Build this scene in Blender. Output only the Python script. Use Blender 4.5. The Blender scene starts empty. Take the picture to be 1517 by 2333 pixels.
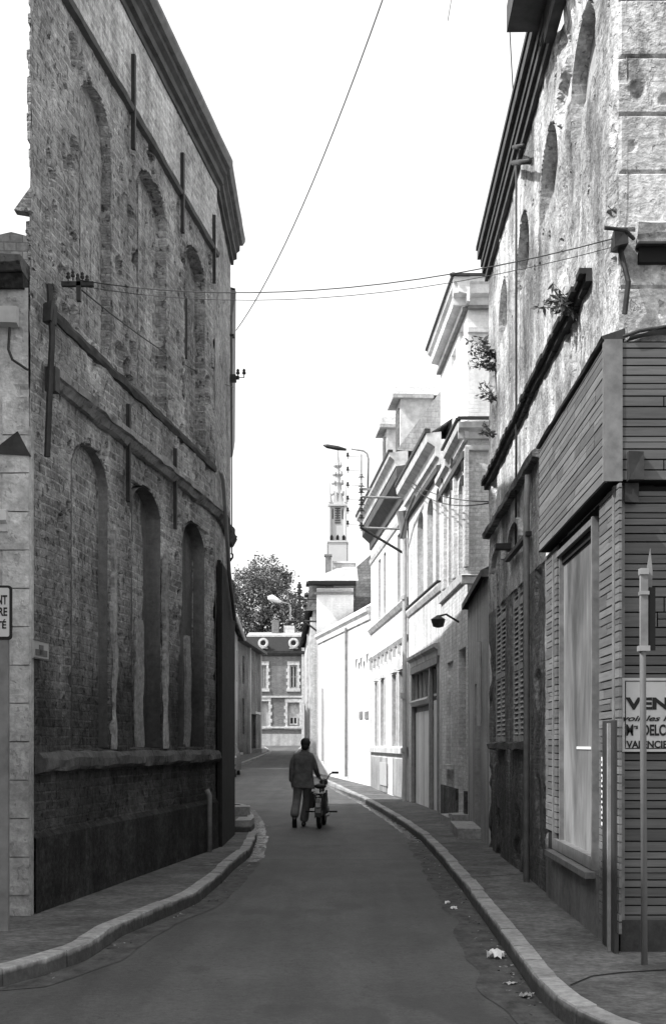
import bpy, bmesh, math, random
from mathutils import Vector, Matrix
from mathutils import noise as mn
import numpy as np
R = math.radians
random.seed(7)
scene = bpy.context.scene
C = scene.collection

# ------------------------------------------------------------------ camera
F, CX, HY, CAMZ = 3000.0, 758.5, 1695.0, 1.62     # focal in photo pixels, principal column, horizon row
cam = bpy.data.cameras.new('camera'); camo = bpy.data.objects.new('camera', cam); C.objects.link(camo)
camo.location = (0, 0, CAMZ); camo.rotation_euler = (R(90), 0, 0)
cam.sensor_fit = 'HORIZONTAL'; cam.sensor_width = 36; cam.lens = F/1517*36
cam.shift_y = (HY-1166.5)/1517; cam.clip_start = .1; cam.clip_end = 3000
scene.camera = camo
scene.render.resolution_x, scene.render.resolution_y = 665, 1024

# ------------------------------------------------------------------ sky, sun, exposure
SUN_EL, SUN_AZ = 49.0, 20.0      # azimuth from -X towards -Y (behind the camera, left)
w = bpy.data.worlds.new('World'); scene.world = w; w.use_nodes = True
nt = w.node_tree; nt.nodes.clear()
sky = nt.nodes.new('ShaderNodeTexSky'); sky.sky_type = 'NISHITA'; sky.sun_disc = False
sky.sun_elevation = R(SUN_EL); sky.air_density = 1.6; sky.dust_density = 4.5; sky.ozone_density = 1
tosun = Vector((-math.cos(R(SUN_AZ))*math.cos(R(SUN_EL)), -math.sin(R(SUN_AZ))*math.cos(R(SUN_EL)), math.sin(R(SUN_EL))))
sky.sun_rotation = math.atan2(tosun.x, tosun.y)
bw = nt.nodes.new('ShaderNodeRGBToBW'); bg = nt.nodes.new('ShaderNodeBackground'); bg.inputs[1].default_value = .165
wo = nt.nodes.new('ShaderNodeOutputWorld')
lift = nt.nodes.new('ShaderNodeMath'); lift.operation = 'MULTIPLY_ADD'; lift.inputs[1].default_value = .45; lift.inputs[2].default_value = 2.6   # hazy white sky
nt.links.new(sky.outputs[0], bw.inputs[0]); nt.links.new(bw.outputs[0], lift.inputs[0]); nt.links.new(lift.outputs[0], bg.inputs[0]); nt.links.new(bg.outputs[0], wo.inputs[0])
sl = bpy.data.lights.new('sun', 'SUN'); sl.energy = 3.3; sl.angle = R(.6)
slo = bpy.data.objects.new('sun', sl); C.objects.link(slo); slo.rotation_euler = tosun.to_track_quat('Z', 'Y').to_euler()
scene.view_settings.view_transform = 'Standard'; scene.view_settings.look = 'None'
scene.view_settings.exposure = 1.0; scene.view_settings.gamma = 1
scene.render.engine = 'CYCLES'
scene.cycles.max_bounces = 6

# ------------------------------------------------------------------ helpers
def zg(Y):
    return .0062*max(0, Y-38)**1.3
def W(x, y, Y):
    return Vector(((x-CX)/F*Y, Y, CAMZ+(HY-y)/F*Y))
def G(x, y):                       # photo pixel on the ground -> world
    Y = 5.0
    while Y < 400 and HY+F*(CAMZ-zg(Y))/Y > y: Y += .02
    return Vector(((x-CX)/F*Y, Y, zg(Y)))

class Frame:
    """facade frame: s along the wall, o outwards to the street, z up"""
    def __init__(f, p0, p1, out, z=0):
        f.p = Vector((p0[0], p0[1])); q = Vector((p1[0], p1[1])); f.L = (q-f.p).length
        f.d = (q-f.p)/f.L; f.n = Vector((-f.d.y, f.d.x)); f.sx = 1; f.z = z
        if f.n.dot(Vector(out)) < 0: f.n = -f.n; f.sx = -1
        lx = f.d*f.sx; f.ang = math.atan2(lx.y, lx.x)
    def s(f, x, o=0):
        k = (x-CX)/F; p = f.p+f.n*o
        # p.x+s d.x = k (p.y + s d.y)
        return (k*p.y-p.x)/(f.d.x-k*f.d.y)
    def px(f, x, y, o=0):
        s = f.s(x, o); Y = f.p.y+f.n.y*o+s*f.d.y
        return s, CAMZ+(HY-y)/F*Y-f.z
    def w(f, s, o, z):
        q = f.p+f.d*s+f.n*o; return Vector((q.x, q.y, z+f.z))
WORLD = Frame((0, 0), (1, 0), (0, 1))

class MB:
    def __init__(m): m.v = []; m.f = []; m.sm = False
    def add(m, vs, fs):
        b = len(m.v); m.v += [tuple(q) for q in vs]; m.f += [tuple(i+b for i in q) for q in fs]; return m
    def box(m, a0, a1, b0, b1, c0, c1, j=0):
        vs = [(a, b, c) for a in (a0, a1) for b in (b0, b1) for c in (c0, c1)]
        if j: vs = [(a+random.uniform(-j, j), b+random.uniform(-j, j), c+random.uniform(-j, j)) for a, b, c in vs]
        return m.add(vs, [(0, 1, 3, 2), (4, 6, 7, 5), (0, 4, 5, 1), (2, 3, 7, 6), (0, 2, 6, 4), (1, 5, 7, 3)])
    def prism(m, poly, o0, o1):           # poly in (s,z)
        n = len(poly)
        vs = [(s, o0, z) for s, z in poly]+[(s, o1, z) for s, z in poly]
        return m.add(vs, [tuple(range(n)), tuple(range(2*n-1, n-1, -1))]+[(i, (i+1) % n, (i+1) % n+n, i+n) for i in range(n)])
    def vprism(m, poly, z0, z1):          # poly in plan
        n = len(poly)
        vs = [(s, o, z0) for s, o in poly]+[(s, o, z1) for s, o in poly]
        return m.add(vs, [tuple(range(n)), tuple(range(2*n-1, n-1, -1))]+[(i, (i+1) % n, (i+1) % n+n, i+n) for i in range(n)])
    def ext(m, prof, s0, s1, step=.15, j=0.0, seed=0):   # profile (o,z) extruded along s with jitter
        n = max(1, int(abs(s1-s0)/step)) if j else 1; k = len(prof); vs = []
        for i in range(n+1):
            s = s0+(s1-s0)*i/n
            for q, (o, z) in enumerate(prof):
                jj = j*mn.noise(Vector((s*3.1, q*1.7+seed, seed*.37)))*2
                jz = j*mn.noise(Vector((s*2.3+9, q*2.1+seed, 4+seed)))*2
                vs.append((s, o+(jj if o > .001 else 0), z+jz))
        fs = []
        for i in range(n):
            for q in range(k): fs.append((i*k+q, i*k+(q+1) % k, (i+1)*k+(q+1) % k, (i+1)*k+q))
        fs += [tuple(range(k)), tuple(range(n*k+k-1, n*k-1, -1))]
        return m.add(vs, fs)
    def tube(m, pts, r, n=8, r2=None):
        pts = [Vector(p) for p in pts]; k = len(pts); vs = []
        for i, p in enumerate(pts):
            t = (pts[min(i+1, k-1)]-pts[max(i-1, 0)])
            t = t.normalized() if t.length > 1e-9 else Vector((0, 0, 1))
            a = t.orthogonal().normalized() if i == 0 else (a-t*a.dot(t)).normalized()
            b = t.cross(a); rr = r if r2 is None else r+(r2-r)*i/(k-1)
            if isinstance(r, (list, tuple)): rr = r[i]
            vs += [p+(a*math.cos(2*math.pi*q/n)+b*math.sin(2*math.pi*q/n))*rr for q in range(n)]
        fs = [(i*n+q, i*n+(q+1) % n, (i+1)*n+(q+1) % n, (i+1)*n+q) for i in range(k-1) for q in range(n)]
        fs += [tuple(range(n-1, -1, -1)), tuple(range((k-1)*n, k*n))]
        return m.add(vs, fs)
    def lathe(m, c, prof, n=16, axis='z'):   # prof (r, h)
        c = Vector(c); vs = []
        for r, h in prof:
            for q in range(n):
                a = 2*math.pi*q/n; u, v = r*math.cos(a), r*math.sin(a)
                p = {'z': (u, v, h), 'x': (h, u, v), 'y': (u, h, v)}[axis]; vs.append(c+Vector(p))
        k = len(prof)
        fs = [(i*n+q, i*n+(q+1) % n, (i+1)*n+(q+1) % n, (i+1)*n+q) for i in range(k-1) for q in range(n)]
        fs += [tuple(range(n-1, -1, -1)), tuple(range((k-1)*n, k*n))]
        return m.add(vs, fs)
    def ball(m, c, rx, ry, rz, n=12, k=8):
        c = Vector(c); prof = [(math.sin(math.pi*i/k), -math.cos(math.pi*i/k)) for i in range(k+1)]
        vs = [c+Vector((rx*p*math.cos(2*math.pi*q/n), ry*p*math.sin(2*math.pi*q/n), rz*h)) for p, h in prof for q in range(n)]
        return m.add(vs, [(i*n+q, i*n+(q+1) % n, (i+1)*n+(q+1) % n, (i+1)*n+q) for i in range(k) for q in range(n)])
    def wallholes(m, s0, s1, z0, z1, holes, depth=.25, o=0):
        """front sheet with openings; hole=(a,b,c,d[,rise]) in s,z; reveals go in by depth"""
        ss = sorted({s0, s1}|{v for h in holes for v in h[:2] if s0 < v < s1}); zz = sorted({z0, z1}|{v for h in holes for v in h[2:4] if z0 < v < z1})
        for a, b in zip(ss, ss[1:]):
            for c, d in zip(zz, zz[1:]):
                mx, mz = (a+b)/2, (c+d)/2
                if any(h[0] < mx < h[1] and h[2] < mz < h[3] for h in holes): continue
                m.add([(a, o, c), (b, o, c), (b, o, d), (a, o, d)], [(0, 1, 2, 3)])
        for h in holes:
            a, b, c, d = h[:4]; r = h[4] if len(h) > 4 else 0; i = o-depth
            m.add([(a, o, c), (b, o, c), (b, i, c), (a, i, c)], [(0, 1, 2, 3)])
            m.add([(a, o, c), (a, o, d), (a, i, d), (a, i, c)], [(0, 1, 2, 3)])
            m.add([(b, o, c), (b, o, d), (b, i, d), (b, i, c)], [(0, 1, 2, 3)])
            if not r: m.add([(a, o, d), (b, o, d), (b, i, d), (a, i, d)], [(0, 1, 2, 3)])
            else:
                pts = [((a+b)/2+(b-a)/2*math.cos(math.pi*t/12), d-r+r*math.sin(math.pi*t/12)) for t in range(13)]
                for (sa, za), (sb, zb) in zip(pts, pts[1:]):
                    m.add([(sa, o, za), (sb, o, zb), (sb, i, zb), (sa, i, za)], [(0, 1, 2, 3)])
                    m.add([(sa, o, za), (sb, o, zb), (sb, o, d), (sa, o, d)], [(0, 1, 2, 3)])
        return m

def arch_reveal(a, o0, o1, r=.018):
    s0, s1, zb, zt, rise = a; s0 += r; s1 -= r; zt -= r; c = (s0+s1)/2; h = (s1-s0)/2
    pts = [(s0, zb)]+[(c-h*math.cos(math.pi*i/20), zt-rise+rise*math.sin(math.pi*i/20)) for i in range(21)]+[(s1, zb)]
    mb = MB(); n = len(pts)
    for o in (o0, o1): mb.v += [(s+.006*mn.noise(Vector((s*6, z*6, 0))), o, z+.006*mn.noise(Vector((z*6, s*6, 3)))) for s, z in pts]
    mb.f = [(i, i+1, n+i+1, n+i) for i in range(n-1)]
    return mb
def mesh_obj(name, mb, mat, fr=WORLD, parent=None, rootloc=None, smooth=False, clean=True):
    me = bpy.data.meshes.new(name)
    sx = fr.sx
    me.from_pydata([(v[0]*sx, v[1], v[2]) for v in mb.v], [], mb.f)
    if clean:
        bm = bmesh.new(); bm.from_mesh(me); bmesh.ops.remove_doubles(bm, verts=bm.verts, dist=1e-5)
        bmesh.ops.recalc_face_normals(bm, faces=bm.faces); bm.to_mesh(me); bm.free()
    for p in me.polygons: p.use_smooth = smooth
    me.materials.append(mat)
    o = bpy.data.objects.new(name, me); C.objects.link(o)
    loc = Vector((fr.p.x, fr.p.y, fr.z))
    if parent is not None:
        o.parent = parent; loc = loc-(rootloc if rootloc is not None else Vector((0, 0, 0)))
    o.location = loc; o.rotation_euler = (0, 0, fr.ang)
    return o

class Thing:
    def __init__(t, name, label, cat, loc=(0, 0, 0), group=None, rot=0):
        t.o = bpy.data.objects.new(name, None); C.objects.link(t.o); t.o.empty_display_size = .3
        t.loc = Vector(loc); t.o.location = t.loc; t.o.rotation_euler = (0, 0, rot)
        t.o['label'] = label; t.o['category'] = cat
        if group: t.o['group'] = group
    def part(t, name, mb, mat, fr=None, sub=None, smooth=False, label=None, clean=True):
        """fr None: mesh given in the thing's own space; sub: parent part object"""
        if fr is None:
            o = mesh_obj(name, mb, mat, WORLD, t.o, Vector((0, 0, 0)), smooth, clean)
        else:
            o = mesh_obj(name, mb, mat, fr, t.o, t.loc, smooth, clean)
        if sub is not None:        # same frame as the parent part
            M = sub.matrix_basis.inverted() @ o.matrix_basis
            o.parent = sub; o.matrix_basis = M
        if label: o['label'] = label
        return o
def parts(T, name, mbs, mat, fr=None, **k):
    return [T.part(name, m_, mat, fr, **k) for m_ in mbs]
def single(name, mb, mat, label, cat, fr=WORLD, group=None, smooth=False, kind=None):
    o = mesh_obj(name, mb, mat, fr, None, None, smooth)
    if kind: o['kind'] = kind
    if label: o['label'] = label
    if cat: o['category'] = cat
    if group: o['group'] = group
    return o
def struct(name, mb, mat, smooth=False):
    o = mesh_obj(name, mb, mat, WORLD, None, None, smooth); o['kind'] = 'structure'; return o

# ------------------------------------------------------------------ material graphs (all grey: the place is seen in black and white)
class Mt:
    def __init__(s, name, rough=.9, spec=.3, metal=0):
        s.m = bpy.data.materials.new(name); s.m.use_nodes = True; s.t = s.m.node_tree
        s.b = s.t.nodes['Principled BSDF']; s.b.inputs['Roughness'].default_value = rough
        s.b.inputs['Specular IOR Level'].default_value = spec; s.b.inputs['Metallic'].default_value = metal
        s.tc = s.t.nodes.new('ShaderNodeTexCoord'); s.P = s.tc.outputs['Object']
    def lk(s, a, b):
        if isinstance(a, (int, float)):
            try: b.default_value = a
            except Exception: b.default_value = (a, a, a, 1) if len(b.default_value) == 4 else (a, a, a)
        else: s.t.links.new(a, b)
    def mapv(s, sc=(1, 1, 1), loc=(0, 0, 0), v=None, rot=(0, 0, 0)):
        n = s.t.nodes.new('ShaderNodeMapping'); s.lk(v or s.P, n.inputs[0]); n.inputs['Scale'].default_value = sc
        n.inputs['Location'].default_value = loc; n.inputs['Rotation'].default_value = rot; return n.outputs[0]
    def noise(s, scale, detail=4, rough=.55, v=None, dist=0):
        n = s.t.nodes.new('ShaderNodeTexNoise'); s.lk(v or s.P, n.inputs['Vector']); n.inputs['Scale'].default_value = scale
        n.inputs['Detail'].default_value = detail; n.inputs['Roughness'].default_value = rough; n.inputs['Distortion'].default_value = dist
        return n.outputs[0]
    def ramp(s, f, pts):
        n = s.t.nodes.new('ShaderNodeValToRGB'); e = n.color_ramp.elements
        for i, (p, v) in enumerate(pts):
            q = e[i] if i < 2 else e.new(p)
            q.position = p; q.color = (v, v, v, 1)
        s.lk(f, n.inputs[0]); return n.outputs[0]
    def M(s, op, a, b=0, c=None):
        n = s.t.nodes.new('ShaderNodeMath'); n.operation = op; s.lk(a, n.inputs[0]); s.lk(b, n.inputs[1])
        if c is not None: s.lk(c, n.inputs[2])
        return n.outputs[0]
    def mix(s, f, a, b):
        n = s.t.nodes.new('ShaderNodeMix'); n.data_type = 'FLOAT'; s.lk(f, n.inputs[0]); s.lk(a, n.inputs[2]); s.lk(b, n.inputs[3]); return n.outputs[0]
    def wallv(s, wob=.0):
        n = s.t.nodes.new('ShaderNodeSeparateXYZ'); s.lk(s.P, n.inputs[0]); c = s.t.nodes.new('ShaderNodeCombineXYZ')
        x = s.M('ADD', n.outputs[0], n.outputs[1]); z = n.outputs[2]
        if wob:
            z = s.M('ADD', z, s.M('MULTIPLY', s.noise(2.5, 2), wob)); x = s.M('ADD', x, s.M('MULTIPLY', s.noise(3.1, 2), wob))
        s.lk(x, c.inputs[0]); s.lk(z, c.inputs[1]); return c.outputs[0]
    def sep(s):
        n = s.t.nodes.new('ShaderNodeSeparateXYZ'); s.lk(s.P, n.inputs[0]); return n.outputs
    def brick(s, v, bw=.23, bh=.075, mortar=.012, c1=.75, c2=1.2, cm=1.0, off=.5):
        n = s.t.nodes.new('ShaderNodeTexBrick'); s.lk(v, n.inputs['Vector']); n.offset = off
        for k, q in (('Color1', c1), ('Color2', c2), ('Mortar', cm)): n.inputs[k].default_value = (q, q, q, 1)
        n.inputs['Scale'].default_value = 1; n.inputs['Mortar Size'].default_value = mortar; n.inputs['Brick Width'].default_value = bw
        n.inputs['Row Height'].default_value = bh; n.inputs['Mortar Smooth'].default_value = .3
        return n.outputs[0], n.outputs[1]
    def island(s):
        n = s.t.nodes.new('ShaderNodeNewGeometry'); return n.outputs['Random Per Island']
    def bump(s, h, strength=.5, dist=.02):
        n = s.t.nodes.new('ShaderNodeBump'); s.lk(h, n.inputs['Height']); n.inputs['Strength'].default_value = strength
        n.inputs['Distance'].default_value = dist; s.t.links.new(n.outputs[0], s.b.inputs['Normal'])
    def col(s, c): s.lk(c, s.b.inputs['Base Color']); return s.m

def wallmat(name, lo, hi, scale=.8, streak=.3, brick=None, pmin=.45, pmax=.55, pits=.0, grain=.25, bump=.5, cm=1.3, edge=(.35, .65), cmask=True, dist=.03, patch=None, bh=.075, bw=.23, contrast=(.7, 1.25), base=None, speck=0, ps=.7):
    m = Mt(name, .92, .2)
    n1 = m.noise(scale, 6, .62); v = m.ramp(n1, [(edge[0], lo), (edge[1], hi)])
    if streak:
        st = m.noise(1, 5, .6, m.mapv((3.2, 3.2, .28)))
        v = m.M('MULTIPLY', v, m.ramp(st, [(.25, 1-streak), (.75, 1+streak)]))
    fine = m.noise(14, 5, .7); v = m.M('MULTIPLY', v, m.ramp(fine, [(.3, 1-grain), (.7, 1+grain)]))
    h = m.M('MULTIPLY', fine, .5)
    if speck:
        sp = m.noise(20, 3, .6, m.mapv((1, 1, 1.3), (4, 4, 4))); sp2 = m.noise(6, 4, .65, m.mapv((1, 1, 1.5), (8, 1, 4)))
        v = m.M('MULTIPLY', v, m.ramp(sp, [(.44, 1-speck), (.56, 1+speck)])); v = m.M('MULTIPLY', v, m.ramp(sp2, [(.42, 1-speck), (.58, 1+speck)])); h = m.M('ADD', h, m.M('MULTIPLY', sp, .5))
    if brick:
        bc, bf = m.brick(m.wallv(.03), bw, bh, .012, contrast[0], contrast[1], cm)
        mask = m.ramp(m.noise(1.1, 5, .6, m.mapv(loc=(3, 1, 7))), [(pmin, 0), (pmax, brick)])
        v = m.mix(mask, v, m.M('MULTIPLY', v, bc))
        h = m.M('SUBTRACT', h, m.M('MULTIPLY', m.M('MULTIPLY', bf, mask), .6))
    if patch:      # fallen plaster / repairs: (lo, hi, value)
        pm = m.ramp(m.noise(patch[3] if len(patch) > 3 else 1.6, 6, .65, m.mapv((1, 1, ps), (11, 5, 2))), [(patch[0], 0), (patch[1], 1)])
        v = m.mix(pm, v, m.M('MULTIPLY', patch[2], m.ramp(fine, [(.3, .8), (.7, 1.2)]))); h = m.M('SUBTRACT', h, m.M('MULTIPLY', pm, .5))
    if pits:
        pf = m.noise(11, 3, .5, m.mapv((1.3, 1.3, .9), (2, 9, 4))); pm = m.ramp(pf, [(.61, 0), (.65, pits)])
        v = m.mix(pm, v, m.M('MULTIPLY', v, .35)); h = m.M('SUBTRACT', h, m.M('MULTIPLY', pm, 1.2))
    if base:       # darker towards the bottom, with its own ragged outline: (height, value factor)
        zz = m.sep()[2]; t = m.M('ADD', zz, m.M('MULTIPLY', m.noise(.9, 5), base[0]*.9))
        v = m.M('MULTIPLY', v, m.ramp(m.M('DIVIDE', t, base[0]*2.2), [(.5, base[1]), (.8, 1)]))
    m.bump(h, bump, dist); return m.col(v)
def flat(name, v, rough=.7, spec=.3, metal=0, var=.15, sc=6, bump=0):
    m = Mt(name, rough, spec, metal); n = m.noise(sc, 4, .6)
    if bump: m.bump(n, bump, .01)
    return m.col(m.M('MULTIPLY', v, m.ramp(n, [(.3, 1-var), (.7, 1+var)])))
def woodmat(name, v, vert=False, rough=.6, var=.35):
    m = Mt(name, rough, .4); sc = (14, 14, 1.2) if vert else (1.2, 1.2, 22)
    g = m.noise(1.6, 5, .7, m.mapv(sc)); isl = m.island()
    c = m.M('MULTIPLY', v, m.ramp(g, [(.3, .72), (.7, 1.28)]))
    c = m.M('MULTIPLY', c, m.ramp(isl, [(0, 1-var), (1, 1+var)])); m.bump(g, .25, .004); return m.col(c)

M_lwall = wallmat('soot_brick', .20, .44, .75, .3, speck=.09, brick=1.0, pmin=.25, pmax=.5, pits=.8, bh=.085, bw=.26, contrast=(.68, 1.22), edge=(.40, .62), patch=(.56, .62, .40, 3.2), bump=.9, dist=.05, cm=1.25, grain=.4, base=(3.0, .22))
M_lband = wallmat('plaster_band', .30, .52, .9, .3, speck=.1, brick=.8, pmin=.3, pmax=.5, pits=.5, bump=.6)
M_lfill = wallmat('rendered_infill', .13, .22, .7, .35, brick=.25, pmin=.5, pmax=.62, pits=.1, bump=.4, base=(3.2, .36))
M_lstone = wallmat('weathered_stone', .34, .62, 1.2, .25, speck=.07, brick=None, pits=.3, bump=.5, bh=.335, bw=.7, contrast=(.85, 1.12), cm=.65, patch=(.6,.68,.6,1.4), base=(1.8, .7))
M_ledge = wallmat('ledge_stone', .06, .13, 1.5, .2, pits=.5, bump=.7, grain=.35)
M_dark = wallmat('sooty_plinth_cornice_shade', .018, .042, .9, .45, speck=.2, pits=.3, patch=(.66, .69, .09, 1.8), bump=.4, grain=.4)  # plinth soot, also used as painted shadow under the corner house cornice
M_cornice = flat('tarred_cornice_soffit_shade', .07, .8, var=.35, sc=5, bump=.3)  # tarred boards, also painted shade below the street house cornices
M_cornlt = flat('grey_cornice_board_eaves_shade', .19, .8, var=.3, sc=5, bump=.3)
M_iron = flat('rusty_iron', .03, .6, .4, .2, .4, 12, .3)
M_zinc = flat('zinc', .28, .5, .5, .3, .25, 4)
M_rwall = wallmat('peeling_limewash', .15, .56, .7, .6, speck=.14, ps=.4, brick=.5, pmin=.55, pmax=.62, pits=.5, bump=.8, dist=.04, patch=(.62, .68, .22, 1.9), grain=.2, edge=(.38, .6))
M_rlow = wallmat('dark_render', .09, .22, .7, .5, speck=.2, brick=.6, pmin=.5, pmax=.6, pits=.3, patch=(.6, .66, .06, 1.4), bump=.6, base=(1.3, .5))
M_rstone = wallmat('block_stone', .28, .56, 1.0, .3, speck=.15, brick=None, pits=.3, patch=(.6, .68, .16, 1.5), bump=.8, bh=.42, bw=.75, contrast=(.8, 1.15), cm=.45)
M_clad = woodmat('board_cladding', .09, var=.3); M_clads = woodmat('board_cladding_side', .125, var=.3)
M_trim = flat('painted_trim', .16, .55, .3, var=.3, sc=9)
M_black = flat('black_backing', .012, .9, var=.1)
M_slate = wallmat('slate_roof', .09, .15, 1.2, .2, brick=.8, pmin=.1, pmax=.3, bh=.14, bw=.2, contrast=(.75, 1.25), cm=.5, bump=.3)
M_slatel = wallmat('pale_slate_roof', .30, .42, 1.0, .25, brick=.6, pmin=.1, pmax=.3, bh=.14, bw=.2, contrast=(.85, 1.15), cm=.7, bump=.3)
M_white = wallmat('white_limewash', .58, .80, .8, .16, pits=.0, grain=.12, bump=.35, patch=(.64, .68, .40, 1.6), brick=.5, pmin=.45, pmax=.6, contrast=(.85, 1.05), cm=.8)
M_cream = wallmat('pale_painted_brick', .46, .66, .9, .3, brick=.8, pmin=.2, pmax=.4, grain=.2, speck=.08, bump=.35, contrast=(.8, 1.12), cm=.8)
M_grey = wallmat('grey_render', .32, .46, .8, .35, brick=.3, pmin=.55, pmax=.65, grain=.2, bump=.4, base=(1.2, .7))
M_brickf = wallmat('far_brick', .13, .2, .5, .2, brick=.8, pmin=.1, pmax=.3, grain=.2, bump=.3)
M_stonew = flat('pale_dressed_stone', .50, .8, var=.3, sc=5, bump=.3)
M_glass = Mt('dark_glass', .3, .25).col(.018)
M_rshut = flat('worn_pale_shutter', .36, .7, var=.3, sc=8)
M_shut = flat('faded_shutter_paint', .24, .7, var=.2, sc=8)
M_shutl = flat('pale_joinery', .42, .7, var=.12, sc=8)
M_door = woodmat('plank_gate', .62, True, .7, .2)
M_paper = flat('white_paper', .8, .8, var=.08)
M_wire = flat('cable', .03, .6)
# ------------------------------------------------------------------ ground, road, pavements, kerbs
def interp(pts, Y):
    if Y <= pts[0][0]: return pts[0][1]
    for (a, b), (c, d) in zip(pts, pts[1:]):
        if Y <= c: return b+(d-b)*(Y-a)/(c-a)
    return pts[-1][1]
LK = [(8.25, -3.7), (8.4, -2.9)]+[(g.y, g.x) for g in (G(*p) for p in [(0, 2253), (107, 2223), (197, 2190), (278, 2135), (364, 2098), (450, 2060), (505, 2013), (531, 1985), (570, 1953), (585, 1914), (578, 1871), (561, 1846), (529, 1841)])]
RK = [(6.2, 2.6), (6.5, 1.9), (7.0, 1.5)]+[(g.y, g.x) for g in (G(*p) for p in [(1283, 2333), (1217, 2269), (1151, 2170), (1099, 2096), (1052, 2030), (1004, 1968), (960, 1918), (918, 1885), (869, 1853), (820, 1824), (797, 1814), (761, 1795), (740, 1786)])]
RK += [(60, -1.6), (72, -2.3), (88, -2.5), (104, -2.4)]
LK2 = [(33.6, -14), (40, -7.0), (50, -5.9), (58, -5.0), (66, -4.75), (78, -4.35), (88, -4.1), (98, -5.0), (104, -8)]

m = Mt('asphalt', .75, .35)
a = m.noise(.5, 5, .6); b_ = m.noise(60, 4, .75); c_ = m.noise(3.5, 5, .6, m.mapv((1, .35, 1)))
v = m.ramp(a, [(.3, .056), (.7, .084)]); v = m.M('MULTIPLY', v, m.ramp(c_, [(.3, .85), (.7, 1.15)]))
v = m.M('MULTIPLY', v, m.ramp(b_, [(.3, .75), (.7, 1.3)])); v = m.M('MULTIPLY', v, m.ramp(m.noise(17, 4, .7), [(.35, .84), (.65, 1.18)]))
v = m.M('MULTIPLY', v, m.ramp(m.noise(1.0, 4, .6, m.mapv((1.6, .12, 1), (2, 7, 0))), [(.35, .82), (.65, 1.15)]))
ck = m.noise(1.1, 5, .6, m.mapv((1, .8, 1), (1, 4, 0))); v = m.mix(m.ramp(m.M('ABSOLUTE', m.M('SUBTRACT', ck, .5)), [(.0, .55), (.004, 0)]), v, .022)
v = m.mix(m.ramp(m.noise(.8, 3, .5, m.mapv((1, .5, 1), (5, 3, 0))), [(.60, 0), (.63, .5)]), v, .035)
m.bump(b_, .35, .006); jt = m.sep()[1]; jn = m.M('ADD', jt, m.M('MULTIPLY', m.noise(.6, 3), .5))
for yy_ in (18.6, 24.9): v = m.mix(m.ramp(m.M('ABSOLUTE', m.M('SUBTRACT', jn, yy_)), [(.0, .6), (.05, 0)]), v, .028)
M_road = m.col(v)
M_side = wallmat('pavement_tar', .075, .15, 1.3, 0, grain=.35, speck=.12, bump=.3, patch=(.62, .66, .07, 1.1), dist=.01)
m = Mt('kerb_stone', .8, .3); a = m.noise(3, 6, .65); isl = m.island()
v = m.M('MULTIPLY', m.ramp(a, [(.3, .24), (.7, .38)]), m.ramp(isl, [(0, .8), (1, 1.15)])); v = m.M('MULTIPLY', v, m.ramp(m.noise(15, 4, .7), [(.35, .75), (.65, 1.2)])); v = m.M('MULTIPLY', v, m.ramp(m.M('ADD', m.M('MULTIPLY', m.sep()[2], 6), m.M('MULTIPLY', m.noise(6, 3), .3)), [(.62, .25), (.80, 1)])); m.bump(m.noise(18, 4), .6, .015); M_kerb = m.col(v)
m = Mt('wet_gutter', .55, .5); wv = m.noise(5, 5, .65); wet = m.ramp(wv, [(.46, 0), (.52, 1)])
m.lk(m.mix(wet, .8, .10), m.b.inputs['Roughness']); v = m.mix(wet, m.ramp(m.noise(22, 4), [(.3, .05), (.7, .13)]), .045); m.bump(m.noise(30, 4), .25, .008); M_wet = m.col(v)
m = Mt('dry_gutter', .85, .3); v = m.ramp(m.noise(7, 6, .7, m.mapv((1, .6, 1))), [(.35, .03), (.65, .10)]); m.bump(m.noise(30, 4), .4, .01); M_gut = m.col(v)

mb = MB(); Ys = [-60, -20, 0, 8, 20, 38]+list(range(42, 130, 6))+[160, 240, 400, 900, 2000]
for i, Y in enumerate(Ys):
    z = zg(min(Y, 112))-.012; mb.v += [(-900, Y, z), (900, Y, z)]
for i in range(len(Ys)-1): mb.f.append((2*i, 2*i+1, 2*i+3, 2*i+2))
struct('ground', mb, flat('bare_ground', .09, .95, var=.3, sc=.5))

def strip(Ys, xa, xb, dz=0, nx=1):
    mb = MB()
    for Y in Ys:
        for k in range(nx+1):
            t = k/nx; mb.v.append((xa(Y)*(1-t)+xb(Y)*t, Y, zg(Y)+dz))
    for i in range(len(Ys)-1):
        for k in range(nx): q = i*(nx+1)+k; mb.f.append((q, q+1, q+nx+2, q+nx+1))
    return mb
def frange(a, b, st):
    n = max(1, int(round((b-a)/st))); return [a+(b-a)*i/n for i in range(n+1)]
lk = lambda Y: interp(LK, Y); rk = lambda Y: interp(RK, Y); lk2 = lambda Y: interp(LK2, Y)
endL, endR = LK[-1][0], 104
rd = strip(frange(-8, 8.25, 1), lambda Y: -26, lambda Y: 26 if Y < 6.2 else rk(Y))
x = strip(frange(8.25, endL, .35), lk, rk); rd.add(x.v, x.f)
x = strip(frange(endL+.01, 104, 1.2), lk2, rk); rd.add(x.v, x.f)
x = strip(frange(104, 112, 4), lambda Y: -30, lambda Y: 20); rd.add(x.v, x.f)
struct('road', rd, M_road)

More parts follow.
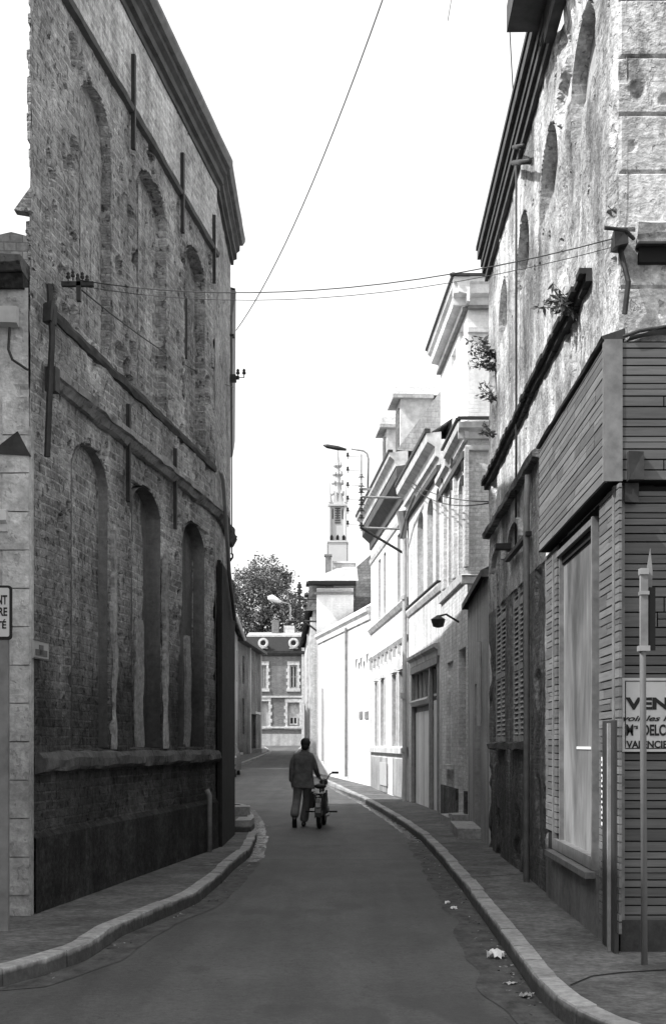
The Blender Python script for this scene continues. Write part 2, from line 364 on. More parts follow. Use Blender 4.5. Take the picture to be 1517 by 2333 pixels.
KH = .125
def kerb(poly, side, name):
    """poly: list of plan points along the road edge; kerb stones of about 1 m with gaps, width .16 to 'side' of travel"""
    mb = MB(); pts = [Vector(p) for p in poly]; seg = []
    L = [0]
    for a, b in zip(pts, pts[1:]): L.append(L[-1]+(b-a).length)
    def at(t):
        for i in range(len(pts)-1):
            if t <= L[i+1]: return pts[i].lerp(pts[i+1], (t-L[i])/(L[i+1]-L[i]))
        return pts[-1]
    t = 0
    while t < L[-1]-.05:
        ln = random.uniform(.55, 1.0); e = min(t+ln, L[-1]); n = 3; rows = []
        dz = random.uniform(-.008, .006); do = random.uniform(-.006, .006)
        for i in range(n+1):
            u = t+.006+(e-t-.012)*i/n; p = at(u); q = at(min(u+.05, L[-1]))-at(max(0, u-.05)); q.normalize(); nn = Vector((-q.y, q.x))*side
            z = zg(p.y); wv = .135; a = p+nn*do
            for off, h in ((0, -.05), (.004, KH-.010+dz), (.012, KH+dz), (wv, KH+dz+.002), (wv, -.05)):
                c = a+nn*(off+random.uniform(-.004, .004)); rows.append((c.x, c.y, z+h+random.uniform(-.003, .003)))
        fs = [(i*5+k, i*5+k+1, i*5+k+6, i*5+k+5) for i in range(n) for k in range(4)]+[(0, 1, 2, 3, 4), tuple(n*5+k for k in (4, 3, 2, 1, 0))]
        mb.add(rows, fs); t = e
    o = struct(name, mb, M_kerb); return o
lp = [(-26, 8.25)]+[(b, a) for a, b in LK]+[(-14, LK[-1][0]+.3)]
kerb(lp, 1, 'kerb_left')
kerb([(26, 6.2)]+[(b, a) for a, b in RK], -1, 'kerb_right')
kerb([(b, a) for a, b in LK2], 1, 'kerb_far_left')
PH = KH-.012
pl = strip(frange(8.26, endL, .35), lambda Y: -30, lambda Y: lk(Y)-(.14), PH, 1); struct('pavement_left', pl, M_side)
pr = strip(frange(6.22, 104, .5), lambda Y: rk(Y)+.14, lambda Y: 30, PH, 1); struct('pavement_right', pr, M_side)
pf = strip(frange(34.2, 104, 1.5), lambda Y: -34, lambda Y: lk2(Y)-.14, PH, 1); struct('pavement_far_left', pf, M_side)
# gutters: wet and dirty strips lying on the road
def gut(Ys, e, sgn, w0, w1, name, mat, ww=.05):
    f0 = lambda Y: e(Y)+sgn*w0; f1 = lambda Y: e(Y)+sgn*(w1+ww*mn.noise(Vector((Y*1.3, w1, 0))))
    struct(name, strip(Ys, f0, f1, .004), mat)
gut(frange(8.3, 18, .15), lk, 1, .005, .26, 'gutter_left', M_gut)
gut(frange(18.0, 33, .15), lk, 1, .005, .20, 'wet_gutter_left', M_wet, .05)
gut(frange(7.0, 21.5, .15), rk, -1, .005, .30, 'gutter_right', M_gut, .1)
gut(frange(21.5, 56, .25), rk, -1, .005, .18, 'wet_gutter_right', M_wet)
# dark seam and slab joint on the right pavement
mb = MB()
for px in ([(1065, 2024), (1100, 2022), (1150, 2018), (1200, 2014)], [(1300, 2290), (1350, 2268), (1420, 2258), (1540, 2250)]):
    pts = [G(*p) for p in px]
    for a, b in zip(pts, pts[1:]):
        k = 1.0; mb.add([(a.x, a.y, PH+.004), (b.x, b.y, PH+.004), (b.x, b.y+.03, PH+.004), (a.x, a.y+.03, PH+.004)], [(0, 1, 2, 3)])
struct('pavement_joint', mb, M_black)

# ------------------------------------------------------------------ left: tall blind-arched brick building
def archd(S, Z, s0, s1, zb, zt, rise):
    c = (s0+s1)/2; h = (s1-s0)/2; u = np.clip(np.abs(S-c)/h, 0, 1)
    top = zt-rise+rise*np.sqrt(1-u**2); return (np.abs(S-c) < h) & (Z > zb) & (Z < top)
def fbm(S, Z, sc, seed, oct=4, sz=1.0):
    rs = np.random.RandomState(seed); out = np.zeros_like(S); amp = 1; tot = 0
    for o in range(oct):
        n = 64; g = rs.rand(n, n); x = (S*sc*2**o) % n; y = (Z*sc*sz*2**o) % n
        xi = x.astype(int); yi = y.astype(int); fx = x-xi; fy = y-yi; fx = fx*fx*(3-2*fx); fy = fy*fy*(3-2*fy)
        a = g[xi % n, yi % n]; b = g[(xi+1) % n, yi % n]; c = g[xi % n, (yi+1) % n]; d = g[(xi+1) % n, (yi+1) % n]
        out += amp*((a*(1-fx)+b*fx)*(1-fy)+(c*(1-fx)+d*fx)*fy); tot += amp; amp *= .5
    return out/tot
def hfield(s0, s1, z0, z1, ds, dz, fn):
    ns = int((s1-s0)/ds)+1; nz = int((z1-z0)/dz)+1
    s = np.linspace(s0, s1, ns); z = np.linspace(z0, z1, nz); S, Z = np.meshgrid(s, z, indexing='ij')
    D = fn(S, Z); mb = MB(); mb.v = list(zip(S.ravel().tolist(), D.ravel().tolist(), Z.ravel().tolist()))
    i = np.arange((ns-1)*nz).reshape(ns-1, nz)[:, :-1].ravel()
    mb.f = np.stack([i, i+1, i+nz+1, i+nz], 1).tolist(); return mb
def pocks(S, Z, seed, n, s0, s1, z0, z1, rmin, rmax, dmax):
    rs = np.random.RandomState(seed); D = np.zeros_like(S)
    for k in range(n):
        a, b = rs.uniform(s0, s1), rs.uniform(z0, z1); r = rs.uniform(rmin, rmax)*(1 if rs.rand() < .85 else 1.7); d = rs.uniform(.35, 1)*dmax
        rr = np.sqrt(((S-a)/(r*rs.uniform(.6, 1.3)))**2+((Z-b)/(r*rs.uniform(.8, 1.6)))**2)
        D = np.maximum(D, d*np.clip((1.15-rr)*3, 0, 1))
    return D

A0 = (-2.672, 11.64); P1 = (-1.706, 19.06); P2 = (-1.712, 22.0)
FL = Frame(A0, P1, (1, 0)); FL2 = Frame(P1, P2, (1, 0))
ls = lambda x, y: FL.px(x, y)
def span(fr, x0, x1): return fr.s(x0), fr.s(x1)
lowA = [span(FL, 162, 246)+(1.58, FL.px(200, 1012)[1], .34), span(FL, 300, 366)+(1.58, FL.px(330, 1108)[1], .30), span(FL, 416, 466)+(1.58, FL.px(438, 1189)[1], .30)]
upA = [span(FL, 181, 253)+(5.75, FL.px(207, 186)[1], .36), span(FL, 314, 380)+(5.75, FL.px(338, 391)[1], .34), span(FL, 421, 467)+(5.75, FL.px(436, 556)[1], .34)]
print('arches', lowA, upA)
TB = Thing('brick_warehouse', 'tall soot-dark brick building with two rows of blind arches along the left of the street', 'building', (A0[0], A0[1], 0))
def lw(S, Z):
    D = .035*(fbm(S, Z, 1.3, 1)-.5)+.03*(fbm(S, Z, 5, 2)-.5)
    for a in lowA: D = np.where(archd(S, Z, a[0], a[1], a[2], a[3]+.03*0, a[4]), -.24, D)
    for a in upA: D = np.where(archd(S, Z, a[0], a[1], a[2], a[3], a[4]), -.20, D)
    P = pocks(S, Z, 5, 330, 0, FL.L, 1.7, 8.6, .02, .06, .07); P = np.maximum(P, pocks(S, Z, 15, 60, 0, FL.L, 5.6, 8.6, .05, .10, .10))
    P = np.where(D > -.1, P, P*.3); D = D-P
    # broken edges in the low wall: missing brick skins
    brk = np.clip((fbm(S, Z, .9, 9)-.60)*12, 0, 1)*np.where(Z < 4.6, 1, .3)*(D > -.1); D = D-.05*brk
    return D
TB.part('wall', hfield(0, FL.L, 0, 8.72, .035, .026, lw), M_lwall, FL, clean=False, smooth=False)
TB.part('upper_wall', hfield(0, FL.L, 8.72, 9.68, .05, .04, lambda S, Z: .03+.012*(fbm(S, Z, 2, 3)-.5)-pocks(S, Z, 6, 25, 0, 8, 8.7, 9.7, .01, .03, .03)), M_lband, FL, clean=False)
for a in lowA: TB.part('blind_arch', hfield(a[0]-.02, a[1]+.02, a[2]-.02, a[3]+.02, .08, .06, lambda S, Z: -.175+.02*(fbm(S, Z, 2, 21)-.5)), M_lfill, FL, clean=False)
for i, a in enumerate(upA):
    hs = a[0]+.06
    def uf(S, Z, hs=hs, i=i):
        D = -.135+.02*(fbm(S, Z, 2, 22)-.5)-pocks(S, Z, 30+i, 40, a[0], a[1], 5.8, 8.3, .02, .05, .04)
        return D
    TB.part('blind_arch', hfield(a[0]-.02, a[1]+.02, a[2]-.02, a[3]+.02, .04, .04, uf), M_lwall, FL, clean=False)
s_, z_ = FL.px(424, 655); s2 = FL.s(441); zb = FL.px(427, 800)[1]
TB.part('slit_window', MB().box(s_, s2, -.134, -.085, zb, z_), M_black, FL)
for a in lowA: TB.part('reveal', arch_reveal(a, .0, -.25), M_lfill, FL)
for a in upA: TB.part('reveal', arch_reveal(a, .0, -.2), M_lwall, FL)
# pale plaster left standing between the arches
M_rem = wallmat('plaster_remnant', .17, .30, 1.2, .2, speck=.14, pits=.4, bump=.5)
M_rem = wallmat('plaster_remnant', .22, .36, 1.2, .2, speck=.1, pits=.4, bump=.5)
def ragged(s0, s1, z0, z1, o0, o1, amp, seed):
    n = int((z1-z0)/.05); L_, R_ = [], []
    for i in range(n+1):
        z = z0+(z1-z0)*i/n; f = lambda k: amp*(mn.noise(Vector((z*2.2, seed+k, 0)))*1.6+mn.noise(Vector((z*9, seed+k, 5)))*.7)
        e = .75 if i in (0, n) else 1; c = (s0+s1)/2; h = (s1-s0)/2*e
        L_.append((c-h+f(0), z)); R_.append((c+h+f(9), z))
    return MB().prism(L_+R_[::-1], o0, o1)
for x0, x1, zt_, o_ in ((208, 232, 3.25, -.175), (336, 354, 3.1, -.175), (447, 458, 3.1, -.175), (253, 260, 3.9, .0), (372, 378, 4.0, .0)):
    a, b = span(FL, x0, x1)
    TB.part('plaster_remnant', ragged(a, b, 1.56, zt_, o_-.02, o_+.035, .05, x0), M_rem, FL)
# ledges
zl = 4.93
TB.part('string_course', MB().ext([(0, zl-.03), (.05, zl-.02), (.10, zl+.04), (.13, zl+.05), (.13, zl+.11), (0, zl+.15)], .35, FL.L, .07, .012, 3), wallmat('string_stone', .2, .34, 1.5, .2, pits=.5, bump=.6, grain=.3), FL)
TB.part('string_course', MB().ext([(-.02, 5.54), (.02, 5.55), (.03, 5.60), (.02, 5.65), (-.02, 5.66)], .4, FL.L, .08, .012, 8), flat('sooty_string', .05, .9, var=.5, sc=5, bump=.5), FL, label='black broken upper string course')
TB.part('string_course', MB().ext([(0, 8.66), (.06, 8.67), (.075, 8.72), (0, 8.80)], 0, FL.L, .1, .006, 11), flat('band_edge', .09, .9, var=.3), FL)
TB.part('sill_band', MB().ext([(0, 1.35), (.07, 1.37), (.09, 1.40), (.09, 1.48), (.06, 1.53), (0, 1.54)], .1, FL.L, .08, .014, 21), M_ledge, FL)
TB.part('plinth', hfield(-.0, FL.L, -.05, .83, .06, .05, lambda S, Z: .05+.02*(fbm(S, Z, 2, 41)-.5)+.0*S-.05*np.clip((Z-.79)*40, 0, 1)), M_dark, FL, clean=False)
# cornice: built up mouldings, both facets
def cornice_parts(fr, s0, s1):
    TB.part('cornice', MB().ext([(0, 9.66), (.05, 9.66), (.05, 9.74), (.10, 9.76), (.10, 9.86), (.15, 9.90), (.15, 9.98), (0, 9.98)], s0, s1, .3, .004, 2), M_cornice, fr)
    TB.part('gutter', MB().ext([(0, 9.985), (.20, 9.985), (.24, 10.05), (.24, 10.10), (.18, 10.10), (.18, 10.18), (0, 10.2)], s0, s1, .3, .004, 5), M_cornlt, fr)
cornice_parts(FL, 0, FL.L+.12); cornice_parts(FL2, .0, FL2.L+.1)
# second facet
def lw2(S, Z):
    D = .03*(fbm(S, Z, 1.3, 51)-.5); return D-pocks(S, Z, 55, 90, 0, 3, 4.4, 9, .02, .05, .05)
TB.part('end_wall', hfield(0, FL2.L, 0, 9.68, .04, .04, lw2), M_lwall, FL2, clean=False)
TB.part('boarded_gate', MB().box(.12, 2.75, .02, .07, 0, 4.3), flat('tarred_boards', .016, .9, var=.3), FL2)
gsl = MB()
for i in range(14): gsl.box(.14+i*.187, .3+i*.187, .071, .09, .05, 4.25)
TB.part('board', gsl, flat('tarred_boards2', .018, .9, var=.4), FL2)
for z in (4.93,): TB.part('string_course', MB().ext([(0, z-.03), (.05, z-.02), (.10, z+.04), (.13, z+.11), (0, z+.15)], 0, FL2.L, .1, .015, 4), M_ledge, FL2)
# back volume behind the facades (oblique plot)
vol = MB().vprism([(A0[0]-.01, A0[1]+.03), (P1[0]-.30, P1[1]), (P2[0]-.05, P2[1]-.002), (-4.9, 22.0), (-4.3, 19.5)], 0, 9.95)
TB.part('rear_wall', MB().add([(v[0], v[1], v[2]) for v in vol.v], vol.f), M_lwall, WORLD)
cap = MB().add([(A0[0]-.45, A0[1], 9.97), (P1[0], P1[1], 9.97), (P2[0], P2[1], 9.97), (-6.3, 22, 9.97), (-5, 19.5, 9.97)], [(0, 1, 2, 3, 4)])
# near end return of the wall (broken masonry toothing)
FE = Frame((A0[0]-.36, A0[1]+.0), (A0[0]+.0, A0[1]+.0), (0, -1))
# ragged toothing left where a neighbour was torn off
out = []
z = 5.85
while z < 9.6:
    d_ = random.uniform(.0, .045); out += [(-d_, z), (-d_, z+.075)]; z += .08
zt_ = FL.px(66, 418)[1]; zb_ = FL.px(66, 472)[1]
out = [p_ for p_ in out if not zb_-.02 < p_[1] < zt_+.02]+[(-.15, zb_), (-.0, zt_)]; out.sort(key=lambda p_: p_[1])
FTo = Frame((A0[0], A0[1]+.0), (A0[0]+1, A0[1]), (0, -1))
TB.part('toothing', MB().prism([(.0, 5.85)]+out+[(.0, 9.65)], -.12, -.005), M_lwall, FTo)
# iron wall anchors
for x0, y0, y1 in ((294, 125, 340), (407, 348, 530), (480, 490, 645), (282, 921, 1143), (390, 1022, 1205)):
    s, za = FL.px(x0, y0); zb = FL.px(x0, y1)[1]
    TB.part('wall_anchor', MB().box(s-.025, s+.025, .03, .075, zb, za, .004), M_iron, FL)
# waste pipe at the far end and conduit crossing to the gate
s, _ = FL.px(463, 1900); TB.part('drainpipe', MB().tube([(s, .09, 0), (s, .09, .9), (s, .05, .98)], .035), M_cornlt, FL, smooth=True)
pts = [FL2.px(x, y, .12) for x, y in ((497, 1100), (505, 1190), (513, 1275))]
TB.part('conduit', MB().tube([(-.6, .13, FL.px(462, 1069)[1]), (-.3, .14, FL.px(478, 1092)[1]), (.05, .15, 4.9), (.7, .15, 4.2), (1.9, .15, 3.6)], .03), M_zinc, FL2, smooth=True)
# sooty broken pipe and cable box at the near corner
s = .2
TB.part('cable_box', MB().tube([(s, .10, 5.75), (s+.02, .12, 5.3), (s, .10, 4.7), (s, .08, 4.2)], .03).box(s+.02, s+.14, .05, .15, 4.8, 5.02).box(s-.04, s+.10, .04, .13, 5.42, 5.58, .02), M_iron, FL)

# street plate on the wall
a, zt = FL.px(76, 1455, .06); b, zb = FL.px(111, 1506, .06)
pl = Thing('street_plate', 'small pale enamel plate fixed to the sooty wall at the left corner', 'sign', FL.w(a, 0, zb))
pl.part('plate', MB().box(a, b, .045, .06, zb, zt), flat('enamel', .38, .4, .5, var=.12), FL)
fr_ = MB()
for q in ((a, b, zt-.012, zt), (a, b, zb, zb+.012)): fr_.box(q[0], q[1], .061, .066, q[2], q[3])
fr_.box((a*.65+b*.35), (a*.38+b*.62), .061, .066, zt-.13, zt-.045); fr_.box(a+.05, b-.05, .061, .066, zb+.03, zb+.085)
pl.part('lettering', fr_, flat('plate_ink', .12, .6), FL)

# ------------------------------------------------------------------ left front corner house (faces the crossing)
FH = Frame((A0[0]+.012, 11.5), (-8.5, 11.5), (0, -1))   # s runs to the left
SH = Thing('corner_house', 'pale weathered stone corner house at the left edge of the street', 'building', (A0[0], 11.5, 0))
fz = lambda y: CAMZ+(HY-y)/F*11.5
def fh(S, Z): return .02*(fbm(S, Z, 2, 71)-.5)-pocks(S, Z, 72, 60, 0, 1.2, .5, 5.6, .02, .06, .04)
SH.part('wall', hfield(0, 5.8, 0, fz(655), .045, .04, fh), M_lstone, FH, clean=False)
SH.part('side_wall', MB().box(0.08, 5.8, -.02, -5.6, 0, fz(650)-.01), M_lstone, FH)
SH.part('cornice', MB().ext([(-.3, fz(660)), (.06, fz(660)), (.08, fz(628)), (-.3, fz(628))], .03, 5.8, .1, .008, 3), M_dark, FH, label='lower moulding of the cornice, coloured black as the shadow under it')  # shadow below the cap is put into this dark colour
SH.part('cornice', MB().ext([(-.3, fz(627)), (.12, fz(627)), (.2, fz(612)), (.22, fz(597)), (.2, fz(592)), (-.3, fz(590))], .03, 5.8, .1, .012, 3), M_ledge, FH)
SH.part('lintel', MB().ext([(0, fz(745)), (.10, fz(742)), (.12, fz(705)), (0, fz(700))], .08, 1.5, .1, .01, 6), flat('lintel_stone', .5, .8, var=.15, bump=.3), FH)
SH.part('capital', MB().ext([(0, fz(1215)), (.05, fz(1213)), (.06, fz(1195)), (.11, fz(1190)), (.12, fz(1166)), (0, fz(1160))], .17, 1.5, .1, .006, 7), flat('capital_stone', .6, .8, var=.15, bump=.3), FH)
x0 = FH.s(70); x1 = FH.s(0)
SH.part('flashing', MB().prism([(FH.s(72), fz(1040)), (FH.s(-20), fz(1035)), (FH.s(8), fz(1012)), (FH.s(43), fz(985))], 0, .05), M_iron, FH)
SH.part('roof', MB().prism([(.0, 0), (5.8, 0), (5.8, .05), (.0, .05)], 0, 1) if False else MB().add([(0.0, -.2, fz(590)), (5.8, -.2, fz(590)), (5.8, -5.6, 6.4), (3.2, -5.6, 6.4), (0.0, -1.4, fz(590)+.03), (5.8, -5.6, fz(588)), (3.2, -5.6, fz(588))], [(0, 1, 2, 3, 4), (3, 2, 5, 6)]), M_slate, FH)
qn = MB()
zq = .3
for i in range(13):
    w_ = .34 if i % 2 else .22; qn.box(-.01, w_, .0, .03, zq, zq+.325, .004); zq += .335
SH.part('quoin', qn, M_lstone, FH)
SH.part('quoin', MB().box(-.34, -.005, -.03, .02, 0, .2) if False else MB().box(-.02, -.002, -.12, .0, .0, 4.4), M_lstone, FH)
cab = MB().tube([FH_ for FH_ in [(.15, .05, fz(750)), (.16, .06, fz(800)), (.12, .08, fz(825)), (-.02, .10, fz(850))]], .012)
SH.part('cable', cab, M_iron, FH)

# ------------------------------------------------------------------ left: third building, seen at a glancing angle
F3 = Frame((-1.735, 22.06), (-2.565, 33.0), (1, 0))
B3 = Thing('terraced_house', 'shaded brick house seen edge-on just beyond the tall blind-arched building', 'building', (-1.735, 22.06, 0))
h3 = [(1.5, 2.6, 0.1, 2.4), (4.2, 5.3, 1.0, 2.7), (7.4, 8.5, 1.0, 2.7), (1.4, 2.5, 4.1, 5.8), (4.2, 5.3, 4.1, 5.8), (7.4, 8.5, 4.1, 5.8)]
B3.part('wall', MB().wallholes(0, F3.L, -.1, 9.2, h3).box(0, F3.L, -.4, -7, 0, 9.19), M_grey, F3)
for h in h3[1:]:
    f = B3.part('window', MB().box(h[0], h[1], -.22, -.18, h[2], h[3]), M_shutl, F3)
    B3.part('pane', MB().box(h[0]+.08, (h[0]+h[1])/2-.03, -.19, -.172, h[2]+.08, h[3]-.08).box((h[0]+h[1])/2+.03, h[1]-.08, -.19, -.172, h[2]+.08, h[3]-.08), M_glass, F3, sub=f)
    B3.part('sill', MB().box(h[0]-.08, h[1]+.08, 0, .07, h[2]-.08, h[2]), M_stonew, F3)
B3.part('door', MB().box(1.5, 2.6, -.2, -.15, .1, 2.4), M_iron, F3)
B3.part('cornice', MB().ext([(0, 8.8), (.05, 8.82), (.09, 9.05), (.11, 9.22), (0, 9.25)], 0, F3.L), M_cornlt, F3)
B3.part('roof', MB().add([(0, .1, 9.26), (F3.L, .1, 9.26), (F3.L, -3.6, 10.1), (0, -3.6, 10.1), (0, -7, 9.2), (F3.L, -7, 9.2)], [(0, 1, 2, 3), (3, 2, 5, 4), (0, 3, 4), (1, 2, 5)]), M_slate, F3)
st = MB().box(5.6, 6.3, .02, .42, PH, PH+.18, .005)
B3.part('doorstep', st, M_kerb, F3)
st2 = G(527, 1898); st2w = MB().box(-.12, .16, -.5, .5, 0, .2, .006)
o = Thing('stone_step', 'low stone block standing on the left pavement against the dark wall', 'step', (-1.55, 22.9, PH)); o.part('block', st2w, M_kerb)
# ------------------------------------------------------------------ right: shop building on the corner
R0 = (2.078, 9.57); R1 = (2.275, 19.2)
FR = Frame(R0, R1, (-1, 0)); FF = Frame(R0, (8, 9.57), (0, -1))
RB = Thing('corner_shop', 'corner building with board-clad closed shop below and peeling whitewashed upper wall', 'building', (R0[0], R0[1], 0))
rl = lambda x, y: FR.px(x, y)
lun = []
for c, w_, zt in ((1.55, .66, 7.78), (3.55, .60, 7.75), (5.65, .58, 7.74), (7.78, .55, 7.74)): lun.append((c-w_, c+w_, 7.0, zt, .5))
def rw(S, Z):
    D = .03*(fbm(S, Z, 1.1, 81)-.5)+.03*(fbm(S, Z, 4, 82)-.5)
    for a in lun: D = np.where(archd(S, Z, *a), -.19, D)
    # plaster fallen away in ragged patches under the eaves and round the nearest openings
    f = fbm(S, Z, .9, 83, sz=.45)
    D = D-.05*np.clip((f-.60)*14, 0, 1)*(D > -.1)
    D = D-.08*np.clip((fbm(S, Z, 2.2, 84, sz=.6)-.60)*14, 0, 1)*((Z > 6.9) & (S < 3.2) & (D > -.1))
    D = D-np.where(D > -.1, pocks(S, Z, 85, 70, 0, 9.6, 4.7, 8.5, .02, .055, .08), 0)
    return D
wt = 8.50
RB.part('wall', hfield(0, FR.L, 3.5, wt, .035, .03, rw), M_rwall, FR, clean=False)
for i, a in enumerate(lun):
    RB.part('blind_lunette', hfield(a[0]-.02, a[1]+.02, a[2]-.02, a[3]+.02, .06, .05, lambda S, Z: -.13+.015*(fbm(S, Z, 2, 86)-.5)), M_grey if i == 0 else M_rwall, FR, clean=False)
for a in lun: RB.part('reveal', arch_reveal(a, .0, -.19), M_rwall, FR)
# eaves: boarded cornice
e0 = FR.s(1178)*0
def eav(s0, s1, ob):
    mb = MB()
    zz = 8.42
    for o0, o1, z0, z1 in ((0, .05, 8.42, 8.52), (0, .09, 8.53, 8.62), (0, ob*.7, 8.63, 8.73), (0, ob, 8.74, 8.86), (0, ob+.02, 8.87, 8.93)):
        mb.box(s0, s1, o0, o1, z0, z1)
    return mb
RB.part('cornice', eav(3.2, FR.L+.15, .16), M_cornice, FR)
RB.part('eaves', MB().box(-.35, 3.55, 0, .42, 8.72, 8.98).box(-.35, 3.5, 0, .10, 8.55, 8.71), M_cornice, FR)
RB.part('cornice', MB().box(0, 3.2, 0, .10, 8.42, 8.54), M_cornice, FR)
# slate ledge along the first floor, broken off at the near end, with sagging line
lg = MB()
n = 46
for i in range(n):
    a = 1.1+(9.9-1.1)*i/n; b = 1.1+(9.9-1.1)*(i+1)/n-.006; j = random.uniform(-.012, .012); dz = .04*mn.noise(Vector((a*.8, 0, 0)))
    lg.box(a, b, -.03, .10+j, 5.43+dz, 5.475+dz).box(a, b, -.03, .05, 5.37+dz, 5.43+dz)
RB.part('ledge', lg, flat('slate_ledge', .03, .8, var=.4, bump=.4), FR)
RB.part('fascia_flashing', MB().ext([(0, 4.60), (.09, 4.61), (.10, 4.68), (0, 4.74)], FR.s(1232), FR.L, .1, .01, 5), M_rlow, FR)
# low wall: cladding pier, pilaster, shutters
sA, sB = FR.s(1268, .04), FR.s(1243, .04)   # cladding strip at the far side of the shopfront
winB = (FR.s(1192), FR.s(1166), FR.px(1180, 1690)[1], FR.px(1180, 1190)[1], .25)
winA = (FR.s(1150), FR.s(1127), winB[2], winB[3], .25)
def rlw(S, Z):
    D = .03*(fbm(S, Z, 1.2, 91)-.5)+.02*(fbm(S, Z, 5, 92)-.5)-.04*np.clip((fbm(S, Z, 1.8, 93)-.58)*14, 0, 1)
    for a in (winA, winB): D = np.where(archd(S, Z, *a), -.16, D)
    return D
RB.part('lower_wall', hfield(sB-.1, FR.L, 0, 3.5, .035, .03, rlw), M_rlow, FR, clean=False)
def louvre(root, fr, s0, s1, z0, z1, o, name='shutter', mat=M_shut, n=None):
    mb = MB(); t = .05
    mb.box(s0, s0+t, o, o+.035, z0, z1).box(s1-t, s1, o, o+.035, z0, z1)
    for z in (z0, z0+(z1-z0)*.36, z0+(z1-z0)*.68, z1-.07): mb.box(s0+t, s1-t, o, o+.033, z, z+.07)
    f = root.part(name, mb, mat, fr)
    k = n or int((z1-z0)/.065); sl_ = MB()
    for i in range(k):
        z = z0+.09+(z1-z0-.16)*i/k
        sl_.add([(s0+t, o+.03, z), (s1-t, o+.03, z), (s1-t, o+.002, z+.045), (s0+t, o+.002, z+.045), (s0+t, o+.022, z-.006), (s1-t, o+.022, z-.006)], [(0, 1, 2, 3), (0, 1, 5, 4)])
    root.part('louvre', sl_, mat, fr, sub=f); return f
for a in (winA, winB):
    c = (a[0]+a[1])/2
    RB.part('window', MB().box(a[0], a[1], -.155, -.13, a[2], a[3]), M_black, FR)
    louvre(RB, FR, a[0]+.01, c-.005, a[2], a[3]-.22, -.05, mat=M_rshut); louvre(RB, FR, c+.005, a[1]-.01, a[2], a[3]-.22, -.05, mat=M_rshut)
    RB.part('sill', MB().ext([(0, a[2]-.1), (.09, a[2]-.09), (.09, a[2]-.02), (0, a[2])], a[0]-.1, a[1]+.1, .1, .01, 3), M_ledge, FR)
    RB.part('hood_mould', MB().prism([(c+(a[1]-a[0])/2*1.15*math.cos(t), a[3]-.25+.3*math.sin(t)) for t in [math.pi*i/12 for i in range(13)]]+[(c+(a[1]-a[0])/2*1.02*math.cos(t), a[3]-.25+.245*math.sin(t)) for t in [math.pi*i/12 for i in range(12, -1, -1)]], -.01, .06), M_rstone, FR)
# pale torn plaster strip & bracket above
RB.part('wall_bracket', MB().box(FR.s(1217), FR.s(1166), .03, .09, FR.px(1190, 1252)[1], FR.px(1190, 1243)[1]).box(FR.s(1170), FR.s(1166), .03, .22, FR.px(1168, 1252)[1], FR.px(1168, 1240)[1]), M_iron, FR)
s = FR.s(1197, .08); RB.part('drainpipe', MB().tube([(s, .07, 0.02), (s, .07, 4.2), (s+.02, .05, 4.55)], .035), M_shut, FR, smooth=True)
s = FR.s(1176, .05); RB.part('thin_pipe', MB().tube([(s, .05, 8.4), (s+.02, .05, 6.8), (s, .05, 5.4), (s+.05, .05, 3.95)], .014), M_iron, FR, smooth=True)
RB.part('thin_pipe', MB().tube([(FR.s(1188), .10, FR.px(1188, 370)[1]), (FR.s(1232), .12, FR.px(1232, 366)[1])], .03), M_iron, FR, smooth=True)
RB.part('thin_pipe', MB().tube([(FR.s(1190), .10, FR.px(1190, 334)[1]), (FR.s(1217), .12, FR.px(1217, 331)[1])], .025), M_iron, FR, smooth=True)
# far end + back of the building
RB.part('rear_wall', MB().vprism([(2.30, 9.6), (7.9, 9.6), (7.9, 19.18), (2.44, 19.18)], 0, 8.6), M_rwall)
RB.part('end_wall', MB().box(2.275, 2.44, 19.0, 19.19, 0, 8.5), M_rwall)
RB.part('roof', MB().add([(1.75, 9.3, 8.99), (8, 9.3, 8.99), (8.0, 9.3, 9.0), (5, 9.3, 10.9), (5, 19.3, 10.9), (1.95, 19.3, 8.95), (8, 19.3, 9.0)], [(0, 3, 4, 5), (2, 3, 4, 6), (0, 2, 3), (5, 6, 4)]), M_slate)
# front facade, big weathered blocks
def fw(S, Z):
    D = .02*(fbm(S, Z, 2.1, 101)-.5)-.045*np.clip((fbm(S, Z, 1.7, 102)-.60)*14, 0, 1)
    jz = np.abs(((Z+.1) % .42)-.0) < .018; js = np.abs((S+.35*(np.floor((Z+.1)/.42) % 2)) % .72) < .018
    D = D-.022*(jz | js); return D-pocks(S, Z, 103, 40, 0, 2.5, 4.7, 9, .02, .05, .04)
RB.part('front_wall', hfield(0, 5.8, 4.4, 8.72, .02, .02, fw), M_rstone, FF, clean=False)
zf = lambda y: CAMZ+(HY-y)/F*9.57
RB.part('string_course', MB().ext([(0, zf(562)), (.05, zf(560)), (.05, zf(545)), (.09, zf(540)), (.10, zf(512)), (0, zf(505))], .12, 5.8, .08, .012, 4), M_rstone, FF)
RB.part('lintel_and_shadow', MB().box(FF.s(1452), 5, .0, .06, zf(603), zf(568)), M_black, FF)  # black strip stands in for the shadow under the lintel
RB.part('lintel_and_shadow', MB().box(FF.s(1446), 5, .0, .12, zf(568), zf(563)), M_iron, FF)

